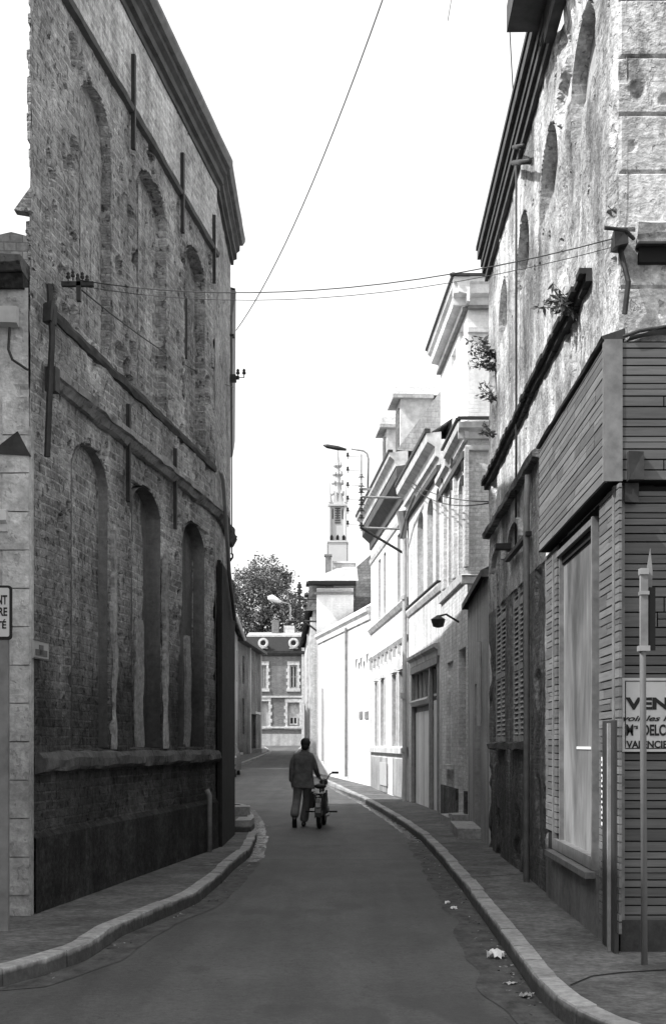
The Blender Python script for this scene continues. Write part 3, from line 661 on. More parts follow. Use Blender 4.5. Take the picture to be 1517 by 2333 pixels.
# cladding: boards of uneven height with open joints
def cladding(s0, s1, z0, z1, o, seed, th=.022):
    rs = random.Random(seed); mb = MB(); z = z0
    while z < z1-.02:
        h = min(rs.choice((.055, .075, .06, .09, .11, .07)), z1-z); a = s0
        first = True
        while a < s1-.01:
            ln = rs.choice((.35, .6, .9, 1.3, 1.7)) if h < .08 or not first else rs.uniform(.25, .6); b = min(a+ln, s1)
            if s1-b < .12: b = s1
            if h > .085 and rs.random() < .5 and b-a > .3:
                mb.box(a, b-.009, o, o+th, z, z+h*.46).box(a, b-.009, o, o+th-.003, z+h*.54, z+h-.009)
            else: mb.box(a, b-.009, o, o+th-rs.uniform(0, .004), z, z+h-.011)
            a = b; first = False
        z += h
    return mb
FO = .10           # fascia projection
zfb, zft = zf(1100)+.0, zf(788)
e = FR.s(1232, FO)
def pt(o_, n_=0): return o_
RB.part('fascia', cladding(-FO+.03, e, zfb, zft, FO, 3), M_clads, FR)
RB.part('fascia', cladding(-FO+.05, 5.8, zfb, zft, FO, 4), M_clad, FF)
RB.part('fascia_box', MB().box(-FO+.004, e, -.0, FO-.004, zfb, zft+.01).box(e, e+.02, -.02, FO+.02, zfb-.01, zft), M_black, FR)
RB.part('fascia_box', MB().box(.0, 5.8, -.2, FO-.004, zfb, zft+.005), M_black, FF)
RB.part('corner_trim', MB().box(-FO-.02, -FO+.045, FO-.0, FO+.03, zfb-.01, zft+.01).box(-FO-.03, -FO+.0, -.0, FO+.03, zfb-.012, zft+.012), M_trim, FR)
RB.part('flashing', MB().ext([(-.02, zft+.012), (FO+.04, zft+.012), (FO+.05, zft+.03), (-.02, zft+.09)], -FO-.03, e, .2, .004, 6), M_iron, FR)
# crumpled sheet lying on top of the fascia
sh = hfield(.05, 1.8, 0, FO+.05, .03, .02, lambda S, Z: zft+.03+.10*np.clip(fbm(S, Z, 2.5, 111)*1.6-.35, 0, 1)*np.clip((S-.05)*4, 0, 1))
sh.v = [(a, c, b) for a, b, c in sh.v]; RB.part('roofing_sheet', sh, flat('weathered_sheet', .3, .6, var=.4, sc=9), FF, clean=False)
RB.part('roofing_sheet', MB().tube([(.0, .12, zft+.03), (.12, .13, zft+.07), (.5, .13, zft+.13), (1.5, .13, zft+.10)], .014), M_iron, FF)
# recess above the shop front, then the front itself
SO = .02
z1s = zfb-.0
RB.part('soffit_and_shade', MB().box(.06, e, -.25, .0, z1s-.22, z1s-.01), M_black, FR)
RB.part('cladding', cladding(FR.s(1410, .04)+.0, FR.s(1364, .04), zf(2120)-.0, z1s-.03, .02, 12), M_clads, FR)
RB.part('cladding', cladding(sA, sB, .78, z1s-.03, .02, 13), M_clads, FR)
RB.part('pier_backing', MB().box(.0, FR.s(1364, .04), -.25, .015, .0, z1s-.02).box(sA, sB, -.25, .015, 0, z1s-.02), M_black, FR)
sW0, sW1 = FR.s(1363), FR.s(1272)
RB.part('stall_riser', hfield(0.0, sB, -.02, .60, .05, .04, lambda S, Z: .035+.012*(fbm(S, Z, 3, 121)-.5)), M_grey if False else wallmat('riser_render', .11, .17, 1.2, .3, grain=.25, bump=.4), FR, clean=False)
# entrance door slot in the near pier
RB.part('cladding', cladding(-.0, 5.8, zf(2100), z1s-.06, .02, 14), M_clad, FF)
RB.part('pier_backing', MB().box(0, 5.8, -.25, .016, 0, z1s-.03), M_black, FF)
RB.part('base', hfield(0.0, 5.8, -.02, zf(2095), .05, .04, lambda S, Z: .05+.01*(fbm(S, Z, 3, 122)-.5)), wallmat('front_base', .035, .07, 1.2, .3, grain=.3, bump=.4), FF, clean=False)
RB.part('corner_trim', MB().box(-.045, .02, .0, .05, .33, z1s-.02).box(-.05, .045, -.0, .055, .36, z1s-.02) if False else MB().box(-.048, .03, .018, .052, .34, z1s-.03), M_trim, FF)
RB.part('corner_trim', MB().box(-.046, .03, .018, .046, .34, z1s-.03), M_trim, FR)
dz0, dz1 = .02, zf(1642)
d0, d1 = FR.s(1406, .04), FR.s(1378, .04)
dr = RB.part('door', MB().box(d0, d1, .03, .06, dz0+.08, dz1), flat('dark_door', .03, .5, .5, var=.2), FR)
RB.part('door_post', MB().box(d0+.12, d0+.16, .062, .085, dz0+.08, dz1-.02), M_shut, FR, sub=dr)
RB.part('notice', MB().box(d1+.03, d1+.10, .045, .05, 1.0, 1.52), M_paper, FR)
tx = MB()
for i in range(12): tx.box(d1+.045+.01*(i % 3), d1+.085-.006*(i % 2), .051, .053, 1.03+i*.04, 1.05+i*.04)
RB.part('notice_text', tx, M_black, FR)
# shop window
fm = MB(); wz0, wz1 = .72, z1s-.1
fm.box(sW0, sW1, -.02, .05, wz0-.10, wz0).box(sW1-.0, sW1+.08, -.02, .05, wz0-.1, wz1).box(sW0, sW1, -.02, .04, wz1-.05, wz1)
fm.box(sW0, sW0+.05, -.02, .05, wz0, wz1).box(sW1-.20, sW1-.16, -.04, .02, wz0, wz1-.05).box(sW0-.08, sW1+.1, .036, .12, wz0-.16, wz0-.11)
wf = RB.part('shop_window', fm, M_trim, FR)
m = Mt('whitened_glass', .6, .05); a = m.noise(1.0, 6, .65, m.mapv((1.3, 1.3, .4)), .4); sw = m.noise(1.6, 5, .65, m.mapv((1, 1, .5)), .6)
v = m.mix(m.ramp(a, [(.40, 0), (.62, 1)]), .08, .24); v = m.M('MULTIPLY', v, m.ramp(sw, [(.35, .72), (.65, 1.2)]))
M_wg = m.col(v)
RB.part('pane', MB().box(sW0+.05, sW1-.16, -.035, -.02, wz0, wz1-.05), M_wg, FR, sub=wf)
RB.part('poster', MB().box(FR.s(1364), FR.s(1310), -.018, -.012, FR.px(1340, 1708)[1], FR.px(1340, 1702)[1]), M_paper, FR, sub=wf)
for x, y, w_, h_ in ((1352, 1390, .10, .10), (1356, 1412, .08, .16), (1350, 1452, .12, .05), (1357, 1470, .07, .08)):
    s_, z_ = FR.px(x, y); RB.part('torn_poster', MB().box(s_-w_/2, s_+w_/2, -.018, -.010, z_-h_/2, z_+h_/2, .006), M_paper, FR, sub=wf)
# round off the clutter at the front corner: small dark lamp housing under the fascia
RB.part('junction_box', MB().box(-.02+.05, .14, FO+.02, FO+.10, zf(1105), zf(1042), .006).box(.02, .12, .06, .10, zf(1150), zf(1105), .01), M_iron, FF)
RB.part('insulator_bracket', MB().box(-.06, .03, .0, .16, zf(575), zf(538), .01).tube([(.1, .02, zf(545)), (0, .2, zf(548)), (-.15, .22, zf(545))], .015).tube([(0, .05, zf(575)), (.05, .08, zf(650)), (.03, .05, zf(720))], .02), M_iron, FF)

# sale notice board on the cladding
bx0, bx1 = FF.s(1418, .07), FF.s(1418, .07)+.95; bz0, bz1 = zf(1713), zf(1546)
NB = Thing('notice_board', 'white sale notice board with black lettering on the board cladding', 'sign', FF.w(bx0, .05, bz0))
NB.part('board', MB().box(bx0, bx1, .046, .062, bz0, bz1), flat('board_white', .50, .6, var=.08), FF)
bf = MB(); t = .006; i = .02
bf.box(bx0+i, bx1-i, .0625, .065, bz1-i-t, bz1-i).box(bx0+i, bx1-i, .0625, .065, bz0+i, bz0+i+t).box(bx0+i, bx0+i+t, .0625, .065, bz0+i+t, bz1-i-t)
NB.part('border', bf, M_black, FF)
def text_part(thing, txt, fr, s, o, z, h, mat, width=None, bold=.0, shear=0, align='LEFT', sub=None, squeeze=1.0, name='lettering'):
    cu = bpy.data.curves.new('t', 'FONT'); cu.body = txt; cu.size = 1; cu.extrude = .002; cu.offset = bold; cu.shear = shear; cu.align_x = align
    ob = bpy.data.objects.new('t', cu); C.objects.link(ob); dg = bpy.context.evaluated_depsgraph_get(); dg.update()
    me = bpy.data.meshes.new_from_object(ob.evaluated_get(dg)); bpy.data.objects.remove(ob)
    xs = [v.co.x for v in me.vertices]; ys = [v.co.y for v in me.vertices]
    hh = max(ys)-min(ys); k = h/hh; kx = k*squeeze if width is None else width/(max(xs)-min(xs))
    sgn = -fr.sx if False else 1
    lx = Vector((math.cos(fr.ang), math.sin(fr.ang)))
    # reading direction: to the right when seen from the street
    rd_ = Vector((-fr.n.y, fr.n.x)); sg = 1 if rd_.dot(fr.d) > 0 else -1
    x0_ = min(xs) if align == 'LEFT' else max(xs)
    mb = MB()
    mb.v = [(s+sg*(v.co.x-x0_)*kx, o+(.0015 if v.co.z > 0 else -.001), z+(v.co.y-min(ys))*k) for v in me.vertices]
    mb.f = [tuple(p.vertices) for p in me.polygons]; bpy.data.meshes.remove(me)
    return thing.part(name, mb, mat, fr, sub=sub)
M_ink = flat('printing_ink', .015, .7, var=.1)
px2 = lambda x: FF.s(x, .07)
hh = lambda y0, y1: (y1-y0)/F*9.5
text_part(NB, 'VENDRE', FF, px2(1425), .066, zf(1618), hh(1590, 1618), M_ink, .62, .045)
text_part(NB, 'voir les Notaires', FF, px2(1420), .066, zf(1644), hh(1631, 1644), M_ink, .62, .02, .35)
text_part(NB, 'M', FF, px2(1427), .066, zf(1677), hh(1651, 1677), M_ink, .05, .02)
text_part(NB, 'es', FF, px2(1444), .066, zf(1662), hh(1652, 1660), M_ink, .03, .03)
text_part(NB, 'DELCO', FF, px2(1464), .066, zf(1677), hh(1651, 1677), M_ink, .225, .03)
text_part(NB, 'VALENCIENNES', FF, px2(1427), .066, zf(1705), hh(1688, 1705), M_ink, .46, .03)

# ------------------------------------------------------------------ right: low house, then the run of facades
def box_house(T, fr, L, H, holes, mat, depth=.22, back=7, z0=-.1, s0=0, rear=None):
    T.part('wall', MB().wallholes(s0, L, z0, H, holes, depth), mat, fr)
    bk = MB(); b0 = -depth-.02
    bk.add([(s0, 0, z0), (s0, 0, H), (s0, -back, H), (s0, -back, z0)], [(0, 1, 2, 3)])
    bk.add([(L, 0, z0), (L, 0, H), (L, -back, H), (L, -back, z0)], [(0, 1, 2, 3)])
    bk.add([(s0, -back, z0), (L, -back, z0), (L, -back, H), (s0, -back, H)], [(0, 1, 2, 3)])
    bk.add([(s0, 0, H), (L, 0, H), (L, -back, H), (s0, -back, H)], [(0, 1, 2, 3)])
    bk.add([(s0+.01, b0, z0), (L-.01, b0, z0), (L-.01, b0, H-.01), (s0+.01, b0, H-.01)], [(0, 1, 2, 3)])
    T.part('side_wall', bk, rear or mat, fr)
def window(T, fr, h, mat=M_shutl, o=-.14, bars=1, glass=M_glass, t=.05, name='window', mull=1):
    a, b, c, d = h[:4]; mb = MB()
    mb.box(a, a+t, o, o+.04, c, d).box(b-t, b, o, o+.04, c, d).box(a+t, b-t, o, o+.04, c, c+t).box(a+t, b-t, o, o+.04, d-t, d)
    if mull: mb.box((a+b)/2-t/2, (a+b)/2+t/2, o, o+.038, c+t, d-t)
    for i in range(bars): z = c+(d-c)*(i+1)/(bars+1); mb.box(a+t, b-t, o+.002, o+.034, z-.02, z+.02)
    f = T.part(name, mb, mat, fr); T.part('pane', MB().box(a+t*.5, b-t*.5, o-.03, o+.006, c+t*.5, d-t*.5), glass, fr, sub=f); return f

FH0 = Frame((2.275, 19.22), (2.46, 23.95), (-1, 0))
H0 = Thing('low_house', 'low grey rendered house with dark door, wedged between peeling wall and pale brick gable', 'building', (2.275, 19.22, 0))
d0_, d1_ = FH0.s(1094), FH0.s(1081)
dtop = FH0.px(1088, 1556)[1]
box_house(H0, FH0, FH0.L, 4.15, [(d0_, d1_, -.0, dtop)], M_grey)
H0.part('door', MB().box(d0_, d1_, -.2, -.15, .15, dtop), M_cornlt, FH0)
H0.part('roof', MB().add([(-.0, .12, 4.16), (FH0.L, .12, 4.16), (FH0.L, -3, 5.6), (0, -3, 5.6), (0, -6.8, 4.16), (FH0.L, -6.8, 4.16), (0, .12, 4.06), (FH0.L, .12, 4.06)], [(0, 1, 2, 3), (3, 2, 5, 4), (0, 1, 7, 6), (0, 3, 4, 6), (1, 2, 5, 7)]), M_slate, FH0)
H0.part('doorstep', MB().box(d0_-.2, d1_+.5, .0, .38, PH, PH+.17, .008), M_kerb, FH0)
H0.part('pipe', MB().tube([(FH0.s(1100), .06, 1.9), (FH0.s(1100), .06, 3.2)], .04), M_shutl, FH0)

# H1: pale brick house, gable end towards the camera
FA = Frame((2.455, 24.0), (2.334, 28.38), (-1, 0)); hA = 7.45
H1 = Thing('brick_house', 'pale painted brick house with stepped cornice, arched windows and wall lantern', 'building', (2.455, 24.0, 0))
ap = lambda x, y: FA.px(x, y)
def hole(fr, x0, x1, yt, yb, rise=0, pad=0):
    a, b = sorted((fr.s(x0), fr.s(x1))); xm = (x0+x1)/2; zt = fr.px(xm, yt)[1]; zb = fr.px(xm, yb)[1]; return (a, b, zb, zt)+((rise,) if rise else ())
hl1 = [hole(FA, 1060, 1044, 1078, 1330, .3), hole(FA, 1033, 1022, 1115, 1345, .3), (FA.s(1061), FA.s(1045), .05, ap(1052, 1478)[1]), (FA.s(1032), FA.s(1019), .9, ap(1026, 1508)[1])]
box_house(H1, FA, FA.L, hA, hl1, M_cream, back=4.3)
for h in hl1[:2]:
    window(H1, FA, h[:3]+(h[3]-.4,), M_shutl, -.16, 2); H1.part('arch_head', MB().box(h[0], h[1], -.20, -.16, h[3]-.4, h[3]), M_glass, FA)
dd = H1.part('door', MB().box(hl1[2][0], hl1[2][1], -.2, -.15, .05, hl1[2][3]), M_shut, FA)
H1.part('door_panel', MB().box(hl1[2][0]+.15, hl1[2][1]-.15, -.15, -.13, .3, 1.0).box(hl1[2][0]+.15, hl1[2][1]-.15, -.15, -.13, 1.2, 2.4), M_cornlt, FA, sub=dd)
H1.part('blind_window', MB().box(hl1[3][0], hl1[3][1], -.12, -.06, hl1[3][2], hl1[3][3]), M_cream, FA)
H1.part('sill', MB().box(hl1[3][0]-.15, hl1[3][1]+.05, 0, .16, ap(1022, 1752)[1], ap(1022, 1742)[1], .01), M_stonew, FA)
H1.part('plinth', MB().box(0, hl1[2][0]-.05, .0, .05, 0, .75).box(hl1[2][1]+.05, FA.L-.3, .0, .05, 0, .75), M_rlow, FA)
H1.part('cornice', MB().ext([(0, hA-.28), (.06, hA-.27), (.07, hA-.16), (.18, hA-.1), (.20, hA), (0, hA+.05)], -.1, FA.L*.55), M_stonew, FA)
H1.part('cornice', MB().ext([(0, hA-.42), (.05, hA-.4), (.06, hA-.3), (.14, hA-.24), (.15, hA-.14), (0, hA-.1)], FA.L*.55, FA.L), M_stonew, FA)
FG = Frame((2.455, 24.0), (6.5, 24.0), (0, -1))
H1.part('cornice', MB().ext([(0, hA-.28), (.06, hA-.27), (.07, hA-.16), (.18, hA-.1), (.20, hA), (0, hA+.05)], -.18, 4), M_stonew, FG)
zz = lambda y: CAMZ+(HY-y)/F*24
H1.part('string_course', MB().ext([(0, zz(1028)), (.06, zz(1026)), (.07, zz(1018)), (0, zz(1014))], -.05, 4), M_stonew, FG)
H1.part('string_course', MB().ext([(0, zz(1332)), (.08, zz(1330)), (.10, zz(1316)), (.14, zz(1312)), (0, zz(1308))], -.12, 1.0), M_stonew, FG)
H1.part('string_course', MB().ext([(0, 4.62), (.06, 4.64), (.08, 4.78), (0, 4.84)], 0, FA.L), M_stonew, FA)
for x0, x1 in ((1068, 1062), (1042, 1036), (1018, 1012)):
    a, b = FA.s(x0), FA.s(x1); H1.part('pilaster', MB().box(a, b, .0, .07, 4.85, hA-.45), M_cream, FA)
for x, y in ((1064, 1062), (1064, 1095), (1038, 1055), (1038, 1105), (1015, 1090), (1015, 1135)):
    s_, z_ = ap(x, y); H1.part('wall_tie', MB().box(s_-.05, s_+.05, .07, .10, z_-.09, z_+.09), M_iron, FA)
H1.part('wall_lantern', MB().tube([(FA.s(1046), 0, ap(1046, 1418)[1]), (FA.s(1046), .25, ap(1046, 1400)[1]), (FA.s(1048), .42, ap(1046, 1406)[1])], .02).lathe((FA.s(1048), .42, ap(1046, 1432)[1]), [(.03, .0), (.10, .02), (.14, .16), (.02, .24)], 8), M_iron, FA)
H1.part('roof', MB().add([(0, 0, hA+.052), (FA.L, 0, hA+.052), (FA.L, -4.3, hA+.4), (0, -4.3, hA+.4), (0, -4.3, hA), (FA.L, -4.3, hA)], [(0, 1, 2, 3), (0, 3, 4), (1, 2, 5), (2, 3, 4, 5)]), M_slatel, FA)
H1.part('doorstep', MB().box(hl1[2][0]-.1, hl1[2][1]+.1, .0, .34, PH, PH+.16, .008), M_kerb, FA)
H1.part('doorstep', MB().box(-.2, .5, .0, .30, PH, PH+.22, .008), M_kerb, FA)

H1.part('gutter', MB().box(-.12, FA.L*.55, .14, .23, hA+.045, hA+.09), M_iron, FA); H1.part('gutter', MB().box(-.2, 4, .14, .23, hA+.045, hA+.09), M_iron, FG)
H1.part('soffit_and_shade', MB().box(-.05, FA.L, .005, .10, hA-.62, hA-.50), M_cornice, FA)  # dark strip stands in for shade below the cornice
# T: tall white house behind, slightly set back
FT = Frame((2.66, 26.0), (2.50, 30.6), (-1, 0)); hT = 10.72
HT = Thing('tall_house', 'tall sunlit white house with heavy moulded eaves rising behind the pale brick house', 'building', (2.66, 26.0, 0))
box_house(HT, FT, FT.L, hT, [hole(FT, 1056, 1046, 745, 775, 0), hole(FT, 1038, 1028, 800, 830, 0)], M_white, back=5)
cp = [(0, hT-.45), (.05, hT-.44), (.06, hT-.30), (.22, hT-.26), (.24, hT-.10), (.30, hT-.06), (.32, hT+.02), (0, hT+.06)]
HT.part('cornice', MB().ext(cp, -.30, FT.L), M_white, FT)
FTg = Frame((2.66, 26.0), (7.4, 26.0), (0, -1)); HT.part('cornice', MB().ext(cp, -.30, 4.7), M_white, FTg)
HT.part('string_course', MB().ext([(0, hT-.98), (.05, hT-.97), (.06, hT-.88), (0, hT-.86)], .0, 4.7), M_white, FTg)
HT.part('roof', MB().add([(0, 0, hT+.06), (FT.L, 0, hT+.06), (FT.L, -5, hT+.06), (0, -5, hT+.06), (FT.L/2, -2.5, hT+.35)], [(0, 1, 4), (1, 2, 4), (2, 3, 4), (3, 0, 4)]), M_slatel, FT)
cx_ = W(1092, 600, 27.2); HT.part('chimney', MB().box(cx_.x-.0, cx_.x+.55, 27.0, 27.5, hT-.1, W(0, 560, 27).z).box(cx_.x-.05, cx_.x+.6, 26.95, 27.55, W(0, 560, 27).z, W(0, 553, 27).z), M_slatel)
for y in (752, 812):
    pass
HT.part('flue', MB().tube([W(1005, 884, 31.2), W(1004, 842, 31.2)], .12, 10).box(W(1002, 0, 31).x-.05, W(1012, 0, 31).x+.05, 31.05, 31.35, W(0, 889, 31.2).z, W(0, 883, 31.2).z), M_white)

HT.part('gutter', MB().box(-.38, FT.L, .30, .36, hT+.03, hT+.08), M_iron, FT); HT.part('gutter', MB().box(-.38, 4.7, .30, .36, hT+.03, hT+.08), M_iron, FTg)
HT.part('soffit_and_shade', MB().box(-.0, FT.L, .0, .10, hT-.52, hT-.46), M_cornlt, FT); HT.part('soffit_and_shade', MB().box(.0, 4.7, .0, .10, hT-.52, hT-.46), M_cornlt, FTg)  # grey strips carry the eaves shadow as colour
# H2: gate house
FB = Frame((2.334, 28.4), (1.972, 34.5), (-1, 0)); hB = 8.2
H2 = Thing('carriage_house', 'light rendered house with wide plank gate, glazed transom and shuttered arched windows above', 'building', (2.334, 28.4, 0))
bp = lambda x, y: FB.px(x, y)
up = [hole(FB, 1001, 992, 1112, 1352, .25), hole(FB, 989, 973, 1142, 1365, .28), hole(FB, 965, 953, 1168, 1385, .28)]
up = [(a, b, 5.12, 7.25, .28) for a, b in ((FB.s(1002)+.1, FB.s(993)), (FB.s(986), FB.s(973)), (FB.s(964), FB.s(951)))]
gate = (FB.s(1000), FB.s(939), .02, bp(970, 1510)[1])
box_house(H2, FB, FB.L, hB, up+[gate], M_grey if False else wallmat('light_render', .46, .64, .7, .35, grain=.2, bump=.4, pits=.2, speck=.08, patch=(.66, .7, .3, 1.3), base=(1.6, .8)), back=8)
M_H2 = bpy.data.materials['light_render']
for h in up:
    c = (h[0]+h[1])/2; louvre(H2, FB, h[0]+.02, c-.005, h[2], h[3]-.45, -.18, mat=M_shutl); louvre(H2, FB, c+.005, h[1]-.02, h[2], h[3]-.45, -.18, mat=M_shutl)
    H2.part('arch_head', MB().box(h[0], h[1], -.20, -.16, h[3]-.45, h[3]), M_glass, FB)
ga, gb, gc, gd = gate; gm = ga+(gb-ga)*.30
gf = MB().box(ga, ga+.18, -.05, .03, gc, gd).box(gb-.14, gb, -.05, .03, gc, gd).box(ga, gb, -.05, .06, gd-.16, gd).box(gm-.08, gm+.08, -.05, .02, gc, gd-.16)
G1 = H2.part('gate_frame', gf, M_shut, FB)
tz = bp(970, 1590)[1]
H2.part('transom', MB().ext([(-.15, tz-.16), (.05, tz-.15), (.09, tz-.05), (.04, tz), (-.15, tz)], gm+.08, gb-.14), M_shutl, FB)
tw = MB().box(gm+.08, gb-.14, -.12, -.06, tz, tz+.04)
for i in range(5): s_ = gm+.1+(gb-gm-.28)*i/4; tw.box(s_-.02, s_+.02, -.12, -.06, tz+.03, gd-.16)
q = H2.part('transom_window', tw, M_shutl, FB); H2.part('pane', MB().box(gm+.08, gb-.14, -.16, -.13, tz, gd-.16), M_glass, FB, sub=q)
q = H2.part('transom_window', MB().box(ga+.2, gm-.1, -.1, -.06, tz, tz+.05), M_shutl, FB); H2.part('pane', MB().box(ga+.18, gm-.08, -.16, -.13, tz, gd-.16), M_glass, FB, sub=q)
plk = MB(); n = 9
for i in range(n): s_ = gm+.08+(gb-.14-gm-.08)*i/n; plk.box(s_+.006, s_+(gb-.22-gm)/n-.004, -.11, -.07+random.uniform(-.006, .004), gc+.03, tz-.3)
gt = H2.part('gate', plk, M_door, FB)
H2.part('gate_rail', MB().box(gm+.08, gb-.14, -.14, -.10, gc+.03, tz-.16), M_shut, FB, sub=gt)
q = H2.part('gate', MB().box(ga+.18, gm-.08, -.11, -.07, gc+.03, tz-.1), M_door, FB)
H2.part('string_course', MB().ext([(0, 4.92), (.04, 4.93), (.08, 5.03), (.08, 5.08), (0, 5.12)], 0, FB.L), M_stonew, FB)
H2.part('gate_hood', MB().ext([(0, gd+.0), (.04, gd+.02), (.05, gd+.14), (.13, gd+.2), (.14, gd+.27), (0, gd+.3)], ga-.15, gb+.1), M_grey, FB)
cpB = [(0, hB-.55), (.03, hB-.54), (.05, hB-.40), (.12, hB-.36), (.14, hB-.16), (.30, hB-.06), (.33, hB+.12), (0, hB+.16)]
H2.part('cornice', MB().ext(cpB, 0, FB.L), M_stonew, FB)
H2.part('roof', MB().add([(-.0, .2, hB+.16), (FB.L, .2, hB+.16), (FB.L, -2.4, hB+2.1), (1.6, -2.4, hB+2.1), (0, -.9, hB+.9), (0, -7.9, hB+.1), (FB.L, -7.9, hB+.1)], [(0, 1, 2, 3, 4), (3, 2, 6, 5)]), M_slatel, FB)
H2.part('gutter', MB().box(-.02, FB.L, .24, .36, hB+.13, hB+.22), M_iron, FB); H2.part('soffit_and_shade', MB().box(0, FB.L, .0, .10, hB-.70, hB-.56), M_cornice, FB)  # gutter, then a dark strip painted as the cornice shadow
H2.part('string_shade_line', MB().box(0, FB.L, .0, .10, 5.12, 5.15), M_iron, FB)  # dark strip drawn as the shadow line of the string course
# downpipe with hopper between the two houses
s = FB.L-.05
H2.part('drainpipe', MB().tube([(s, .10, .1), (s, .10, 2.9), (s, .10, 7.0)], .065).tube([(s, .13, 2.8), (s, .13, 2.95)], .09).tube([(s, .13, 5.4), (s, .13, 5.5)], .085).tube([(s, .12, 1.4), (s, .12, 1.5)], .085), M_shutl, FB, smooth=False)
H2.part('hopper', MB().tube([(s, .13, 7.0), (s, .14, 7.35), (s, .16, 7.7)], .07, 8, .17).tube([(s-.1, .2, 7.0), (s-1.2, .2, 7.35), (s-3.2, .22, 7.55)], .04), M_cornlt, FB)

# H3: house with paired windows
FC = Frame((1.965, 34.52), (1.28, 44.4), (-1, 0)); hC = 9.0
H3 = Thing('town_house', 'white rendered town house with paired tall windows, dark boxed eaves and dormers', 'building', (1.965, 34.52, 0))
cpx = lambda x, y: FC.px(x, y)
ups = [(.55, 1.25), (1.75, 2.45), (5.6, 6.2), (6.9, 7.5)]
ups = [(FC.s(a), FC.s(b)) for a, b in ((926, 919), (912, 905), (879, 874), (867, 862))]
dns = [(FC.s(a), FC.s(b)) for a, b in ((921, 912), (905, 896), (877, 870), (861, 857))]
zu0, zu1 = 5.55, 7.45
z0d, z1d = 1.55, 3.6
hC_ = [(a, b, zu0, zu1) for a, b in ups]+[(a, b, z0d, z1d) for a, b in dns]
box_house(H3, FC, FC.L, hC, hC_, wallmat('white_render', .50, .68, .7, .25, grain=.15, bump=.3, speck=.05), back=9)
for h in hC_: window(H3, FC, h, M_shut, -.2, 1, t=.03)
for a, b in dns:
    c = (a+b)/2; r_ = (b-a)/2+.12
    H3.part('window_head', MB().prism([(c+r_*math.cos(t), z1d+.02+.32*math.sin(t)) for t in [math.pi*i/10 for i in range(11)]], 0, .10), M_stonew, FC)
    H3.part('jamb', MB().box(a-.13, a, 0, .04, z0d, z1d).box(b, b+.13, 0, .04, z0d, z1d), M_stonew, FC)
H3.part('sill_band', MB().ext([(0, 1.33), (.10, 1.35), (.10, 1.5), (0, 1.54)], 0, FC.L), M_stonew, FC)
H3.part('string_course', MB().ext([(0, 5.28), (.05, 5.3), (.12, 5.42), (0, 5.48)], 0, FC.L), M_stonew, FC)
H3.part('string_course', MB().ext([(0, 4.35), (.05, 4.36), (.10, 4.46), (0, 4.5)], 0, FC.L), M_stonew, FC)
for i in range(9): s_ = .5+i*(FC.L-.9)/8; H3.part('corbel', MB().box(s_-.06, s_+.06, 0, .09, 4.08, 4.34), M_stonew, FC)
H3.part('basement_panel', MB().box(.4, 3.3, .0, .03, .15, 1.2).box(4.9, FC.L-.3, 0, .03, .15, 1.2), M_grey, FC)
H3.part('cellar_window', MB().box(FC.s(884), FC.s(869), .03, .06, .35, 1.05), M_shutl, FC)
cpC = [(0, hC-.75), (.04, hC-.74), (.06, hC-.60), (.34, hC-.52), (.36, hC-.34)]
H3.part('gutter', MB().box(-.02, FC.L+.07, .40, .53, hC+.262, hC+.33), M_iron, FC)
H3.part('soffit_and_shade', MB().ext([(0, hC-.85), (.05, hC-.84), (.06, hC-.62), (.30, hC-.40), (.30, hC-.10), (0, hC-.05)], 0, FC.L, 1), M_cornice, FC)  # eaves shadow put into the dark colour of this moulding
H3.part('cornice', MB().ext([(0, hC-.05), (.32, hC-.10), (.36, hC+.06), (.48, hC+.16), (.50, hC+.26), (0, hC+.32)], 0, FC.L+.05), M_stonew, FC)
H3.part('cornice', MB().ext([(0, hC-1.35), (.04, hC-1.34), (.07, hC-1.22), (0, hC-1.2)], 0, FC.L), M_stonew, FC)
H3.part('roof', MB().add([(0, .3, hC+.32), (FC.L, .3, hC+.32), (FC.L-.2, -1.3, hC+2.5), (0, -1.3, hC+2.5), (0, -4.6, hC+3.1), (FC.L-.2, -4.6, hC+3.1), (0, -9, hC), (FC.L, -9, hC)], [(0, 1, 2, 3), (3, 2, 5, 4), (4, 5, 7, 6), (0, 3, 4, 6), (1, 2, 5, 7)]), M_slatel, FC)
for s_ in (2.2, 5.6):
    dm = H3.part('dormer', MB().box(s_-.55, s_+.55, .0, -1.3, hC+.55, hC+2.1), M_stonew, FC)
    H3.part('dormer_roof', MB().box(s_-.72, s_+.72, -.9, .22, hC+2.1, hC+2.2).prism([(s_-.6, hC+2.21), (s_+.6, hC+2.21), (s_+.35, hC+2.5), (s_-.35, hC+2.5)], -1.2, .12), M_slatel, FC, sub=dm)
    H3.part('pane', MB().box(s_-.35, s_+.35, .0, .03, hC+.8, hC+1.9), M_slate, FC, sub=dm)

# H4: plain white house
FD = Frame((1.27, 44.45), (-.62, 55.6), (-1, -.1)); hD = 6.1
H4 = Thing('white_house', 'blank sunlit whitewashed house with low eaves and two small vents', 'building', (1.27, 44.45, 0))
z4 = zg(50)
box_house(H4, FD, FD.L, hD, [], M_white, back=8)
H4.part('cornice', MB().ext([(0, hD-.28), (.05, hD-.27), (.08, hD-.1), (.16, hD), (.17, hD+.1), (0, hD+.13)], 0, FD.L), M_white, FD)
for x in (823, 836):
    s_, z_ = FD.px(x, 1630); H4.part('vent', MB().box(s_-.28, s_+.28, .0, .03, z_-.13, z_+.13), M_cornlt, FD)
H4.part('roof', MB().add([(0, .15, hD+.13), (FD.L, .15, hD+.13), (FD.L, -3.5, hD+2.2), (0, -3.5, hD+2.2), (0, -8, hD), (FD.L, -8, hD)], [(0, 1, 2, 3), (3, 2, 5, 4), (0, 3, 4), (1, 2, 5)]), M_white, FD)
